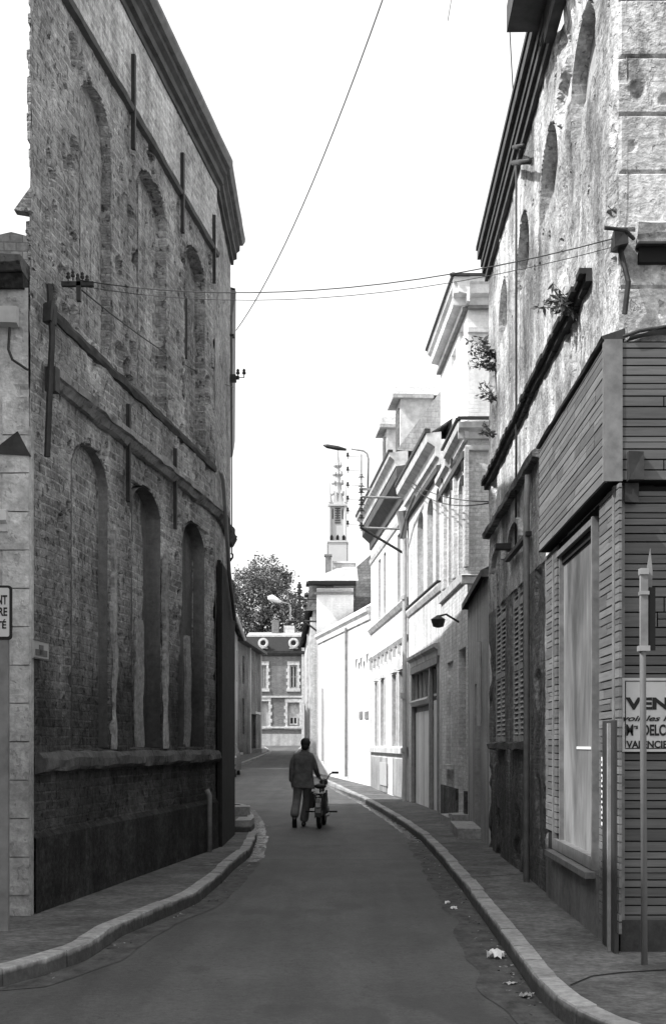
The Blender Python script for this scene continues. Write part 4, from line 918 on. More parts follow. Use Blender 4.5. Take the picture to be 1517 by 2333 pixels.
s_ = FD.s(793); H4.part('drainpipe', MB().tube([(s_, .08, .4), (s_, .08, 5.9)], .05), M_cornlt, FD)
s_ = FD.s(738); H4.part('drainpipe', MB().tube([(s_, .08, .9), (s_, .08, 3.9)], .05), M_shutl, FD)
for x, y in ((812, 1508), (823, 1505), (837, 1496)):
    s_, z_ = FD.px(x, y, .1); H4.part('pennant', MB().prism([(s_-.18, z_+.1), (s_+.18, z_+.08), (s_, z_-.22)], .1, .12), M_cornlt, FD)
c5 = W(866, 1110, 47.5); H4.part('chimney', MB().box(c5.x-.2, c5.x+.45, 47.3, 48.3, hD+.8, W(0, 1070, 47.5).z).box(c5.x-.3, c5.x+.55, 47.2, 48.4, W(0, 1070, 47.5).z, W(0, 1064, 47.5).z).box(c5.x-.25, c5.x+.5, 47.25, 48.35, W(0, 1092, 47.5).z, W(0, 1087, 47.5).z), M_brickf)
# H5: tall white house whose hipped front stands above the white one
y5 = 56.2
H5 = Thing('hipped_house', 'tall white house with hipped slate roof and dark eaves where the street bends', 'building', (-.7, y5, 0))
FE_ = Frame((-.70, y5), (-1.85, 84), (-1, 0)); FEg = Frame((-.70, y5), (1.6, y5), (0, -1))
zE = CAMZ+(HY-1340)/F*y5
ex = (805-CX)/F*y5+.70
H5.part('wall', MB().wallholes(0, ex, -.1, zE, [], .2).box(0, ex, -.05, -5.8, 0, zE-.01), M_white, FEg)
H5.part('eaves', MB().box(-.35, ex+.1, -.2, .45, zE+.12, zE+.26), M_black, FEg)
H5.part('eaves', MB().box(-.1, ex, -.2, .14, zE-.28, zE-.18), M_cornlt, FEg)
H5.part('roof', MB().add([(-.35, .45, zE+.26), (ex+.2, .45, zE+.26), (ex+.2, -3.0, zE+1.3), (1.0, -3.0, zE+1.3), (-.35, -6, zE+.26), (ex+.2, -6, zE+.26)], [(0, 1, 2, 3), (0, 3, 4), (3, 2, 5, 4)]), M_slatel, FEg)
H5.part('chimney', MB().box(.35, .62, -2.6, -3.0, zE+.3, zE+1.75).box(.30, .66, -2.55, -3.05, zE+1.75, zE+1.82), M_cornlt, FEg)
H5.part('chimney', MB().box(.72, ex+.1, -3.2, -5.8, zE+.6, zE+1.5).box(.67, ex+.15, -3.1, -5.9, zE+1.5, zE+1.58), M_white, FEg)
# its street side, running away to the bend
h5 = []
for k in range(5): h5 += [(6.4+k*4.2, 7.5+k*4.2, 1.9, 4.2), (6.4+k*4.2, 7.5+k*4.2, 5.4, 7.4)]
H6 = Thing('street_house', 'narrow pale house front with pilasters and tall door receding past the bend', 'building', (-.95, 62.2, 0))
FS = Frame((-.95, 62.2), (-1.85, 86), (-1, 0))
hS = 7.9
hs6 = [(2+k*4.4, 3.2+k*4.4, z_, z2_) for k in range(5) for z_, z2_ in ((1.9, 4.1), (5.2, 7.0))]
box_house(H6, FS, FS.L, hS, hs6, M_cream, back=6)
for h in hs6: window(H6, FS, h, M_shutl, -.16, 1)
H6.part('pilaster', MB().box(.0, .5, 0, .12, 0, hS-.3).box(9.4, 9.8, 0, .1, 0, hS-.3), M_stonew, FS)
H6.part('roof', MB().add([(-.2, .35, hS), (FS.L, .35, hS), (FS.L, -3.2, hS+3.2), (1.5, -3.2, hS+3.2), (-.2, -6, hS), (FS.L, -6, hS)], [(0, 1, 2, 3), (3, 2, 5, 4), (0, 3, 4), (1, 2, 5)]), M_slate, FS)
for k in (4, 9, 14): 
    H6.part('dormer', MB().box(k-.6, k+.6, .1, -1.6, hS+.4, hS+1.7).box(k-.75, k+.75, .25, -1.6, hS+1.7, hS+1.8), M_slate, FS)
# ------------------------------------------------------------------ left side beyond the opening, and buildings off the left of the frame
FQ = Frame((-7.0, 33.3), (-5.9, 60.5), (1, 0))
B4 = Thing('shading_set_back_house', 'set back house added on the left to shade the road, unseen behind the near brick buildings', 'building', (-7.0, 33.3, 0))  # unseen house added to keep sun off the road
box_house(B4, FQ, FQ.L, 7.6, [(3, 4, 1, 2.8), (8, 9, .1, 2.4), (13, 14, 1.2, 3), (18, 19, 1.2, 3)], M_grey, back=7)
B4.part('roof', MB().add([(0, .2, 7.6), (FQ.L, .2, 7.6), (FQ.L, -3.5, 10), (0, -3.5, 10), (0, -7, 7.6), (FQ.L, -7, 7.6)], [(0, 1, 2, 3), (3, 2, 5, 4), (0, 3, 4), (1, 2, 5)]), M_slate, FQ)
F5 = Frame((-5.05, 63), (-5.62, 77.8), (1, 0))
L5 = Thing('row_house', 'grey row house with steep slate roof seen just past the dark warehouse edge', 'building', (-5.05, 63, 0))
box_house(L5, F5, F5.L, 7.9, [(9.3, 10.4, 1.9, 4), (12.4, 13.4, .4, 3), (9.3, 10.4, 5.2, 7), (12.4, 13.4, 5.2, 7)], M_grey, back=7)
for h in [(9.3, 10.4, 1.9, 4), (9.3, 10.4, 5.2, 7), (12.4, 13.4, 5.2, 7)]: window(L5, F5, h, M_shutl, -.15, 1)
L5.part('roof', MB().add([(0, .35, 7.8), (F5.L, .35, 7.8), (F5.L, -3.4, 11.2), (0, -3.4, 11.2), (0, -7, 7.9), (F5.L, -7, 7.9)], [(0, 1, 2, 3), (3, 2, 5, 4), (0, 3, 4), (1, 2, 5)]), M_slate, F5)
L5.part('gutter', MB().tube([(0, .42, 7.78), (F5.L+.1, .42, 7.78)], .09), M_shutl, F5)
L5.part('chimney', MB().box(10.5, 11.4, -3.1, -3.8, 10.7, 12.6).box(10.4, 11.5, -3.0, -3.9, 12.6, 12.75), M_brickf, F5)
F4 = Frame((-5.64, 78), (-5.0, 90), (1, 0))
L4 = Thing('bay_house', 'dark house on the left with flat projecting eaves and deep doorway', 'building', (-5.64, 78, 0))
zL = 7.7
d4 = (F4.s(573), F4.s(583), .6, 3.5)
box_house(L4, F4, F4.L, zL, [d4, (2.2, 3.3, 2.2, 4.4), (2.2, 3.3, 5.3, 7.0)], M_rlow, back=6, z0=0)
for h in ((2.2, 3.3, 2.2, 4.4), (2.2, 3.3, 5.3, 7.0)): window(L4, F4, h, M_shut, -.15, 1)
L4.part('door', MB().box(d4[0], d4[1], -.2, -.15, d4[2], d4[3]), M_black, F4)
L4.part('door_hood', MB().box(d4[0]-.3, d4[1]+.3, 0, .3, d4[3]+.05, d4[3]+.2), M_stonew, F4)
L4.part('eaves', MB().box(-.1, F4.L+.3, -.1, .5, zL, zL+.18), M_iron, F4)
L4.part('roof', MB().add([(-.1, .5, zL+.18), (F4.L+.3, .5, zL+.18), (F4.L+.3, -3, zL+1.6), (-.1, -3, zL+1.6), (-.1, -6, zL), (F4.L+.3, -6, zL)], [(0, 1, 2, 3), (3, 2, 5, 4), (0, 3, 4), (1, 2, 5)]), M_slate, F4)
L4.part('pilaster', MB().box(5.2, 5.8, 0, .14, 1.0, zL).box(F4.L-.6, F4.L, 0, .14, 1, zL), M_grey, F4)
L4.part('doorstep', MB().box(d4[0]-.3, d4[1]+.3, .0, .7, zg(86), zg(86)+.35), M_kerb, F4)
# buildings across and along the side street, unseen outside the frame, added to shade the crossing
m_ = Thing('row_house', 'brick row house across the side street, added unseen beyond the left edge to shade the crossing', 'building', (-3.3, 5.5, 0))  # unseen house added to shade the crossing
m_.part('wall', MB().vprism([(-3.4, 7.4), (-3.4, -6), (-11, -6), (-11, 7.4)], 0, 11.2), M_brickf)
m_.part('roof', MB().add([(-3.2, 7.6, 11.2), (-3.2, -6, 11.2), (-11.2, -6, 11.2), (-11.2, 7.6, 11.2), (-7.2, 7.6, 13.2), (-7.2, -6, 13.2)], [(0, 1, 5, 4), (3, 2, 5, 4), (0, 4, 3), (1, 5, 2), (0, 1, 2, 3)]), M_slate)
m_ = Thing('shading_end_house', 'rendered house closing the side street, added unseen beyond the left edge to shade the road', 'building', (-11.5, 9.5, 0))
m_.part('wall', MB().vprism([(-10.5, 12.6), (-10.5, 6), (-17, 6), (-17, 12.6)], 0, 13.2), M_grey)
m_.part('roof', MB().add([(-10.2, 6, 13.2), (-10.2, 12.7, 13.2), (-17, 12.7, 13.2), (-17, 6, 13.2), (-13.5, 6, 14.6), (-13.5, 12.7, 14.6)], [(0, 1, 5, 4), (3, 2, 5, 4), (0, 4, 3), (1, 5, 2), (0, 1, 2, 3)]), M_slate)

# ------------------------------------------------------------------ far: mansard building closing the view
YM = 105.0; xm0 = (560-CX)/F*YM; xm1 = (697-CX)/F*YM
FM = Frame((xm0, YM), (xm1, YM), (0, -1)); mz = lambda y: CAMZ+(HY-y)/F*YM
MBd = Thing('mansard_house', 'brick house with dark mansard roof and round dormers closing the end of the street', 'building', (xm0, YM, 0))
mh = []
mx = lambda x: FM.s(x)
W1 = (mx(660), mx(677), mz(1569), mz(1516)); W2 = (mx(595), mx(607), mz(1569), mz(1516))
A1 = (mx(655), mx(682), mz(1655), mz(1601), .9); A2 = (mx(586), mx(612), mz(1655), mz(1598), .9)
V1 = (mx(663), mx(675), mz(1695), mz(1683), .15); V2 = (mx(592), mx(604), mz(1695), mz(1683), .15)
MBd.part('wall', MB().wallholes(0, FM.L, .8, mz(1487), [W1, W2, A1, A2, V1, V2], .3).box(0, FM.L, -.35, -9, .8, mz(1487)-.02), M_brickf, FM)
for h in (W1, W2):
    window(MBd, FM, h, M_stonew, -.2, 1, t=.12)
for h in (A1, A2):
    MBd.part('blind_arch', MB().box(h[0], h[1], -.28, -.2, h[2], h[3]), M_stonew if h is A1 else M_grey, FM)
f_ = window(MBd, FM, (mx(659), mx(678), mz(1652), mz(1633)), M_stonew, -.16, 0, t=.1)
for h in (V1, V2): MBd.part('vent', MB().box(h[0], h[1], -.28, -.2, h[2], h[3]), M_black, FM)
def surround(h, w_=.2, top=.3):
    n = 7
    for i in range(n):
        z0_ = h[2]+(h[3]-h[2])*i/n; z1_ = h[2]+(h[3]-h[2])*(i+1)/n; e_ = w_*(1.35 if i % 2 else .85)
        q.box(h[0]-e_, h[0], 0, .06, z0_, z1_).box(h[1], h[1]+e_, 0, .06, z0_, z1_)
    q.box(h[0]-w_, h[1]+w_, 0, .07, h[3], h[3]+top).box(h[0]-w_*1.3, h[1]+w_*1.3, 0, .1, h[2]-.25, h[2])
for h in (W1, W2, A1, A2):
    q = MB(); surround(h); MBd.part('surround', q, M_stonew, FM)
MBd.part('string_course', MB().box(0, FM.L, 0, .12, mz(1590), mz(1586)), M_stonew, FM)
MBd.part('string_course', MB().box(0, FM.L, 0, .14, mz(1660), mz(1656)), M_stonew, FM)
MBd.part('plinth', MB().box(0, FM.L, 0, .04, mz(1700), mz(1673)), M_grey, FM)
MBd.part('cornice', MB().ext([(0, mz(1496)), (.1, mz(1494)), (.3, mz(1489)), (.35, mz(1484)), (0, mz(1484))], 0, FM.L), M_cornice, FM)
MBd.part('roof', MB().add([(0, .2, mz(1484)), (FM.L, .2, mz(1484)), (FM.L, -1.0, mz(1447)), (0, -1.0, mz(1447)), (0, -4, mz(1432)), (FM.L, -4, mz(1432)), (0, -9, mz(1484)), (FM.L, -9, mz(1484))], [(0, 1, 2, 3), (4, 5, 7, 6), (0, 3, 4, 6), (1, 2, 5, 7)]), flat('dark_slate', .018, .7, var=.25), FM)
MBd.part('roof', MB().add([(0, -1.0, mz(1447)+.02), (FM.L, -1.0, mz(1447)+.02), (FM.L, -4, mz(1432)+.02), (0, -4, mz(1432)+.02)], [(0, 1, 2, 3)]), M_slatel, FM)
MBd.part('ridge_flashing', MB().box(0, FM.L, -1.1, -.9, mz(1449), mz(1445)), M_stonew, FM)
for x in (669, 600):
    s_ = mx(x); zc = mz(1466)
    dm = MBd.part('round_dormer', MB().lathe((s_, .25, zc), [(.22, -1.0), (.22, .0), (.40, .0), (.42, .08), (.26, .1), (.2, .02)], 14, 'y').box(s_-.34, s_+.34, -.8, .12, zc-.46, zc-.34), M_stonew, FM)
    MBd.part('pane', MB().lathe((s_, .22, zc), [(.0, -.05), (.24, -.05), (.24, .06), (0, .06)], 14, 'y'), M_glass, FM, sub=dm)
MBd.part('chimney', MB().box(mx(615), mx(631), -3.2, -4.4, mz(1440), mz(1404)), M_brickf, FM)
MBd.part('chimney', MB().box(mx(643), mx(668), -3.4, -4.6, mz(1440), mz(1417)), M_stonew, FM)
MBd.part('drainpipe', MB().box(FM.L-.35, FM.L-.12, .0, .2, mz(1700), mz(1440)), M_stonew, FM)
# wall piece between mansard house and street houses
# ------------------------------------------------------------------ tree behind the mansard house
def leaf_mat():
    m = Mt('foliage', .8, .2); isl = m.island(); v = m.ramp(isl, [(0, .07), (1, .22)]); return m.col(v)
M_leaf = leaf_mat(); M_bark = flat('bark', .05, .9, var=.4, bump=.5)
YT = 118.0; tc = W(596, 1400, YT)
TR = Thing('broadleaf_tree', 'tall leafy tree rising behind the mansard roof at the end of the street', 'tree', (tc.x, YT, 1.2))
tk = MB().tube([(0, 0, 0), (.1, 0, 5), (-.1, 0, 9), (0, 0, 12)], .4, 8, .2)
random.seed(11)
for i in range(16):
    a = random.uniform(0, 6.28); r = random.uniform(1.5, 4.4); z0 = random.uniform(7, 11); tk.tube([(0, 0, z0), (r*.5*math.cos(a), r*.5*math.sin(a), z0+1.3), (r*math.cos(a), r*math.sin(a), z0+random.uniform(1.2, 4))], .14, 6, .03)
TR.part('trunk', tk, M_bark, clean=False)
cl = []
def inblob(x, z):
    return True
blobs = [(-2.6, 11.5, 1.6), (-1.4, 13.6, 1.9), (.1, 14.6, 2.0), (1.2, 13.9, 1.6), (-.6, 12.0, 2.2), (1.6, 12.3, 1.8), (3.2, 12.0, 1.3), (3.9, 11.0, 1.2), (2.6, 10.6, 1.5), (-2.0, 9.8, 1.6), (.2, 9.9, 1.7), (4.6, 9.8, .9), (3.4, 9.2, 1.2), (-3.4, 13.0, 1.4), (-4.4, 11, 1.7), (-4.0, 9, 1.5), (1.6, 8.6, 1.4), (-1.2, 8.2, 1.5), (4.3, 8.5, .9), (5.0, 11.6, .5), (2.4, 14.6, .6)]
rs = np.random.RandomState(5); V = []; Fc = []
for bx, bz, br in blobs:
    for by in (-1.4, .2, 1.8) if br > 1.3 else (0,):
        nc = int(19*br)
        for c in range(nc):
            d = rs.normal(size=3); d /= np.linalg.norm(d); rad = br*rs.uniform(.45, 1.03); cpt = np.array([bx, by, bz])+d*rad*np.array([1, .9, .85])
            for l in range(20):
                p = cpt+rs.normal(size=3)*.20; u = rs.normal(size=3); u /= np.linalg.norm(u); v2 = np.cross(u, rs.normal(size=3)); v2 /= np.linalg.norm(v2); sz = rs.uniform(.07, .15)
                b0 = len(V); V += [tuple(p-u*sz), tuple(p+v2*sz*.6), tuple(p+u*sz), tuple(p-v2*sz*.6)]; Fc.append((b0, b0+1, b0+2, b0+3))
mb = MB(); mb.v = [(a, b, c+1.0) for a, b, c in V]; mb.f = Fc
TR.part('crown', mb, M_leaf, clean=False)
# shrubs rooted in the masonry
def wallplant(name, label, fr, x, y, n, ln, spread, ox=.05, droop=.3, seed=1, lean=(0, 0)):
    s_, z_ = fr.px(x, y, ox); base = fr.w(s_, 0, z_); T = Thing(name, label, 'plant', base, group=None)
    rs = random.Random(seed); st = MB(); lf = MB()
    nx, ny = fr.n.x, fr.n.y
    for i in range(n):
        a = rs.uniform(-1, 1)*spread; up = rs.uniform(.15, 1); out = rs.uniform(.35, 1)
        d = Vector((nx*out+fr.d.x*a, ny*out+fr.d.y*a, up)).normalized(); L_ = ln*rs.uniform(.5, 1); p = Vector((0, 0, 0)); pts = [p.copy()]
        for k in range(5): p = p+d*L_/5; d = (d+Vector((0, 0, -droop/5))).normalized(); pts.append(p.copy())
        st.tube(pts, .006, 4, .002)
        for q in pts[1:]:
            for k in range(4):
                u = Vector((rs.gauss(0, 1), rs.gauss(0, 1), rs.gauss(0, .6))).normalized(); v2 = u.cross(Vector((rs.gauss(0, 1), rs.gauss(0, 1), 1))).normalized(); sz = ln*.11*rs.uniform(.6, 1.2)
                lf.add([q, q+u*sz+v2*sz*.3, q+u*sz*2, q+u*sz-v2*sz*.3], [(0, 1, 2, 3)])
    T.part('stem', st, M_bark, clean=False); T.part('leaves', lf, M_leaf, clean=False); return T
wallplant('wall_shrub', 'leafy shrub rooted above the slate ledge on the peeling wall', FR, 1303, 715, 11, .45, .9, seed=3)
FRe = Frame((2.28, 19.15), (2.29, 20.0), (-1, 0))
wallplant('wall_shrub', 'wispy buddleia sprouting highest on the end of the peeling wall', FRe, 1122, 815, 9, .50, .4, seed=4, droop=.1)
wallplant('wall_shrub', 'dense dark tuft of weeds midway down the edge of the peeling wall', FRe, 1121, 845, 10, .40, .4, seed=5)
wallplant('wall_shrub', 'thin drooping sprig below the two tufts on the wall edge', FRe, 1120, 912, 5, .42, .3, seed=6)
wallplant('wall_shrub', 'small fern-like tuft lowest on the wall edge beside the pale gable', FRe, 1119, 995, 6, .33, .3, seed=7)

# ------------------------------------------------------------------ church spire far behind the white houses
YS = 250.0; sc_ = W(769, 1330, YS); k = YS/F
CH = Thing('church_tower', 'faint pale gothic church spire with pinnacles far behind the white houses', 'church', (sc_.x, YS, 0))
M_ch = flat('spire_stone', .50, .8, var=.08, sc=.4)
zc = lambda y: CAMZ+(HY-y)/F*YS
hw = 22*k
tw = MB().wallholes(-hw, hw, zc(1300), zc(1235), [(-.9*hw+i*hw*.62+.02, -.9*hw+i*hw*.62+.62, zc(1234)+-1.2+.0, zc(1222)-.0-.6, .3) for i in range(0)], .3)
def sqr(r, z0, z1, r2=None):
    r2 = r if r2 is None else r2
    return ([(-r, -r, z0), (r, -r, z0), (r, r, z0), (-r, r, z0), (-r2, -r2, z1), (r2, -r2, z1), (r2, r2, z1), (-r2, r2, z1)], [(0, 1, 5, 4), (1, 2, 6, 5), (2, 3, 7, 6), (3, 0, 4, 7), (4, 5, 6, 7), (0, 1, 2, 3)])
tb = MB(); tb.add(*sqr(hw, 0, zc(1238))); tb.add(*sqr(hw*1.08, zc(1239), zc(1235))); tb.add(*sqr(hw*.72, zc(1235), zc(1152))); tb.add(*sqr(hw*1.0, zc(1156), zc(1152)))
CH.part('tower', tb, M_ch)
for i in range(3): CH.part('opening', MB().prism([(-hw*.62+i*hw*.62+dx, zc(yy)) for dx, yy in ((-.28, 1234), (.28, 1234), (.28, 1226), (0, 1221), (-.28, 1226))], -hw-.05, -hw+.1), M_black)
lv = MB()
for i in range(7): lv.box(-hw*.28, hw*.28, -hw*.72-.12, -hw*.70, zc(1195-i*5.4), zc(1192-i*5.4))
CH.part('belfry_louvre', lv, M_cornice)
sp = MB()
n = 8; r0 = hw*.66
sp.lathe((0, 0, 0), [(r0, zc(1152)), (r0*.72, zc(1120)), (r0*.42, zc(1075)), (r0*.1, zc(1022)), (.05, zc(1012))], 8)
CH.part('spire', sp, M_ch)
for sx_ in (-1, 1):
    for sy_ in (-1, 1):
        CH.part('pinnacle', MB().lathe((sx_*hw*.80, sy_*hw*.80, 0), [(hw*.16, zc(1235)), (hw*.15, zc(1150)), (hw*.2, zc(1148)), (hw*.1, zc(1125)), (.04, zc(1095))], 6), M_ch)
for yy_, rr_ in ((1130, .62), (1105, .52), (1085, .42), (1065, .32)):
    for i in range(8):
        a = math.pi*i/4; CH.part('crocket', MB().lathe((hw*rr_*math.cos(a), hw*rr_*math.sin(a), 0), [(.12, zc(yy_)), (.3, zc(yy_-4)), (.05, zc(yy_-13))], 5), M_ch)
for sx_ in (-.5, 0, .5):
    CH.part('lancet', MB().prism([(sx_*hw-.12, zc(1185)), (sx_*hw+.12, zc(1185)), (sx_*hw+.12, zc(1165)), (sx_*hw, zc(1160)), (sx_*hw-.12, zc(1165))], -hw*.72-.04, -hw*.72+.1), M_cornice)
for sx_ in (-.75, -.25, .25, .75):
    CH.part('gablet', MB().prism([(sx_*hw-.5, zc(1152)), (sx_*hw+.5, zc(1152)), (sx_*hw, zc(1118))], -hw*.8-.1, -hw*.8+.1), M_ch)
CH.part('buttress', MB().box(-hw*1.15, -hw*.95, -hw*1.0, -hw*.8, 0, zc(1240)).box(hw*.95, hw*1.15, -hw*1.0, -hw*.8, 0, zc(1240)), M_ch)
CH.part('nave', MB().box(-3, 14, hw+.02, 30, 0, 26), M_slatel)
# ------------------------------------------------------------------ wires, lamps, posts
def sag(p, q, d, n=16):
    p, q = Vector(p), Vector(q); return [p.lerp(q, i/n)-Vector((0, 0, d*4*(i/n)*(1-i/n))) for i in range(n+1)]
def wire(label, pts, r, group='overhead wires'):
    single('overhead_wire', MB().tube(pts, r, 6), M_wire, label, 'wire', group=group, smooth=True)
pR = FR.w(-.1, .0, zf(550)); pL = FL.w(FL.s(128), .22, FL.px(128, 640)[1]); pL2 = pL+Vector((0, 0, -.10))
wire('upper of the two twin wires crossing the street between the dark and peeling walls', sag(pL+Vector((0, .0, .0)), pR, .24), .0045)
wire('lower twin wire sagging across the street at mid height', sag(pL+Vector((0,.1,-.02)), pR+Vector((.02, .2, .01)), .25), .003)
a = FL.w(FL.s(130), .2, FL.px(130, 655)[1]); b = W(532, 882, 21.8)
wire('wire slanting down along the blind-arched brick wall to its far corner', sag(a, b, .12), .007)
wire('long thin wire falling steeply from the top of the sky to the warehouse corner', sag(W(875, -12, 14), W(538, 752, 22.1), .35), .007)
wire('short stub of wire at the very top of the sky', [W(1031, -20, 16), W(1020, 46, 16)], .004)
wire('thin wire hanging beside the eaves of the peeling building', sag(W(1157, -20, 14), W(1171, 246, 15.5), .05, 6), .006)
wire('pair of house wires running from the hopper to the low house, upper one', sag(W(925, 1090, 34.3), W(1114, 1143, 19.4), .15), .010)
wire('pair of house wires running from the hopper to the low house, lower one', sag(W(925, 1096, 34.3), W(1114, 1146, 19.4), .25), .010)
wire('beaded cable hanging vertically past the end of the warehouse', sag(W(527, 762, 22.3), W(528, 1262, 22.3), 0, 4), .012)
# insulator brackets
def insul(mb, p, h=.10, r=.028): mb.lathe(p, [(r*.3, -h*.6), (r*.3, 0), (r, .0), (r*1.1, h*.3), (r*.7, h*.45), (r*.9, h*.75), (r*.3, h)], 8)
br = Thing('insulator_bracket', 'small bracket with two dark insulators jutting from the warehouse corner', 'bracket', W(520, 858, 22.0))
p = W(520, 858, 22.0)
q = lambda x, y, Y=22.0: W(x, y, Y)-p
br.part('arm', MB().tube([q(505, 860), q(545, 860)], .035).box(q(518, 0).x, q(538, 0).x, -.1, .1, q(0, 868).z, q(0, 856).z), M_iron)
for x in (542, 556):
    mb = MB().tube([q(540, 860), q(x, 860), q(x, 855)], .008); insul(mb, q(x, 852), .09, .03); br.part('insulator', mb, M_iron)
br2 = Thing('hook_bracket', 'small hooked iron bracket high on the warehouse corner', 'bracket', W(520, 764, 22.0)); p = W(520, 764, 22.0)
br2.part('hook', MB().tube([q(510, 763), q(532, 763), q(532, 770)], .025), M_iron)
br3 = Thing('cable_hook', 'curled iron hook at the foot of the hanging cable', 'bracket', W(520, 1275, 22.0)); p = W(520, 1275, 22.0)
br3.part('hook', MB().tube([q(518, 1276), q(526, 1276), q(530, 1270), q(530, 1264), q(527, 1260)], .018).tube([q(512, 1275), q(527, 1275)], .03), M_iron)
br4 = Thing('wire_rack', 'dark rack of insulators on the brick wall where the crossing wires start', 'bracket', pL); 
mb = MB()
for i in range(5): insul(mb, (i*.04-.09, -.05+i*.02, .02*(i % 2)), .06, .018)
mb.box(-.16, .14, -.03, .02, -.06, -.02).box(-.02, .02, -.03, .02, -.2, .0)
br4.part('insulators', mb, M_iron)

# lamp 1 on the rack by the hopper
base = W(925, 1205, 34.6)
LP = Thing('street_lamp', 'long-armed street lamp above a rack of insulators on the house wall', 'street lamp', base, group='street lamps on wall brackets')
p = base; q = lambda x, y, Y=34.6: W(x, y, Y)-p
LP.part('bracket', MB().tube([q(928, 1135), q(822, 1132)], .03).tube([q(928, 1206), q(820, 1202)], .03), M_zinc)
LP.part('strut', MB().tube([q(820, 1201), q(922, 1262)], .035), M_iron)
LP.part('mast', MB().tube([q(838, 1112), q(839, 1045), q(836, 1033), q(828, 1027), q(800, 1022)], .026, 8), M_zinc, smooth=True)
LP.part('lamp_head', MB().tube([q(789, 1024.5), q(770, 1021), q(745, 1016.5), q(736, 1014)], [.03, .06, .055, .015], 8), M_iron, smooth=True)
LP.part('rack', MB().tube([q(823, 1210), q(823, 1035)], .02).box(q(818, 0).x, q(845, 0).x, -.04, .04, q(0, 1117).z, q(0, 1112).z), M_zinc)
for y in (1198, 1180, 1164, 1150, 1140, 1122, 1108, 1087):
    mb = MB(); insul(mb, q(823, y, 34.55), .10, .045); mb.tube([q(816, y), q(830, y)], .014); LP.part('insulator', mb, M_iron if y > 1120 else M_cornlt)
for y in (1040, 1072, 1107, 1138, 1165, 1195):
    mb = MB(); insul(mb, q(792, y), .11, .038); mb.tube([q(792, y), q(822, y-1)], .006, 4); LP.part('insulator', mb, M_iron)
# lamp 2 near the bend
base = W(712, 1416, 57.0); p = base; q = lambda x, y, Y=57.0: W(x, y, Y)-p
L2 = Thing('street_lamp', 'distant street lamp with white elongated head near the bend, before the tree', 'street lamp', base, group='street lamps on wall brackets')
L2.part('bracket', MB().tube([q(752, 1417), q(683, 1415)], .04).tube([q(752, 1366), q(683, 1365)], .03).tube([q(693, 1416), q(722, 1438)], .04), M_iron)
L2.part('rack', MB().tube([q(682, 1418), q(682, 1326)], .045).tube([q(676, 1415), q(655, 1415)], .05), M_iron)
for y in (1340, 1352, 1366, 1380, 1395, 1408): mb = MB(); insul(mb, q(682, y), .2, .11); L2.part('insulator', mb, M_iron)
L2.part('mast', MB().tube([q(662, 1415), q(662, 1385), q(658, 1376), q(640, 1372)], .035), M_zinc)
L2.part('lamp_head', MB().tube([q(641, 1371.5), q(630, 1368), q(618, 1363), q(610, 1361.5)], [.04, .12, .16, .06], 8), flat('lamp_white', .75, .4), smooth=True)

# left sign on its post
g0 = Vector(((9-CX)/F*10.6, 10.6, PH)); p = g0
SG = Thing('road_sign', 'white black-framed road sign on a grey post at the left edge', 'sign', g0)
Fs = Frame((g0.x, g0.y-.035), (g0.x+1, g0.y-.035), (0, -1)); sx_ = lambda x: (x-CX)/F*(g0.y-.035)-g0.x; sz_ = lambda y: CAMZ+(HY-y)/F*(g0.y-.035)
SG.part('post', MB().box(-.038, .038, -.03, .03, 0, sz_(1345)-PH), M_cornlt)
x1 = sx_(27); x0 = x1-.62; z0, z1 = sz_(1458), sz_(1334)
def rrect(x0, x1, z0, z1, r, n=5):
    P = []
    for cx_, cz_, a0 in ((x1-r, z1-r, 0), (x0+r, z1-r, 90), (x0+r, z0+r, 180), (x1-r, z0+r, 270)):
        for i in range(n+1): t = R(a0+90*i/n); P.append((cx_+r*math.cos(t), cz_+r*math.sin(t)))
    return P
SG.part('frame', MB().prism(rrect(x0, x1, z0, z1, .03), -.02, .0), M_ink, Fs)
SG.part('panel', MB().prism(rrect(x0+.02, x1-.02, z0+.025, z1-.02, .015), .0005, .006), flat('sign_white', .55, .5, var=.05), Fs)
for t_, y0, y1, w_ in (('STATIONNEMENT', 1356, 1378, .50), ('OBLIGATOIRE', 1384, 1404, .42), ('CE CÔTÉ', 1411, 1433, .30)):
    text_part(SG, t_, Fs, x1-.035-(.008 if y0 > 1400 else 0), .007, sz_(y1), sz_(y0)-sz_(y1), M_ink, w_, .03, align='RIGHT')
# right sign post: signs seen from behind/edge on
gp = Vector(((1468-CX)/F*8.95, 8.95, PH)); p = gp; q = lambda x, y: Vector(((x-CX)/F*8.95-gp.x, 0, CAMZ+(HY-y)/F*8.95-gp.z))
RS = Thing('sign_post', 'tall grey sign post with edge-on sign plates before the notice board', 'sign', gp)
RS.part('post', MB().tube([(0, 0, 0), (-.012, 0, q(0, 1480).z), (-.012, 0, q(0, 1310).z)], .022, 10), flat('post_grey', .17, .5, .4, var=.12), smooth=True)
RS.part('plate', MB().box(q(1457, 0).x, q(1474, 0).x, -.03, -.024, q(0, 1482).z, q(0, 1300).z), M_trim)
for xa, xb, ya, yb in ((1453, 1478, 1484, 1472), (1456, 1476, 1356, 1348), (1456, 1475, 1310, 1296)): RS.part('clamp', MB().box(q(xa, 0).x, q(xb, 0).x, -.04, .03, q(0, ya).z, q(0, yb).z), M_zinc)
RS.part('sign_plate', MB().box(q(1479, 0).x, q(1493, 0).x, -.0, .03, q(0, 1482).z, q(0, 1338).z), M_ink)
RS.part('sign_plate', MB().prism([(q(1474, 0).x, q(0, 1350).z), (q(1487, 0).x, q(0, 1345).z), (q(1488, 0).x, q(0, 1300).z), (q(1483, 0).x, q(0, 1248).z), (q(1476, 0).x, q(0, 1290).z)], .02, .028), M_cornlt)

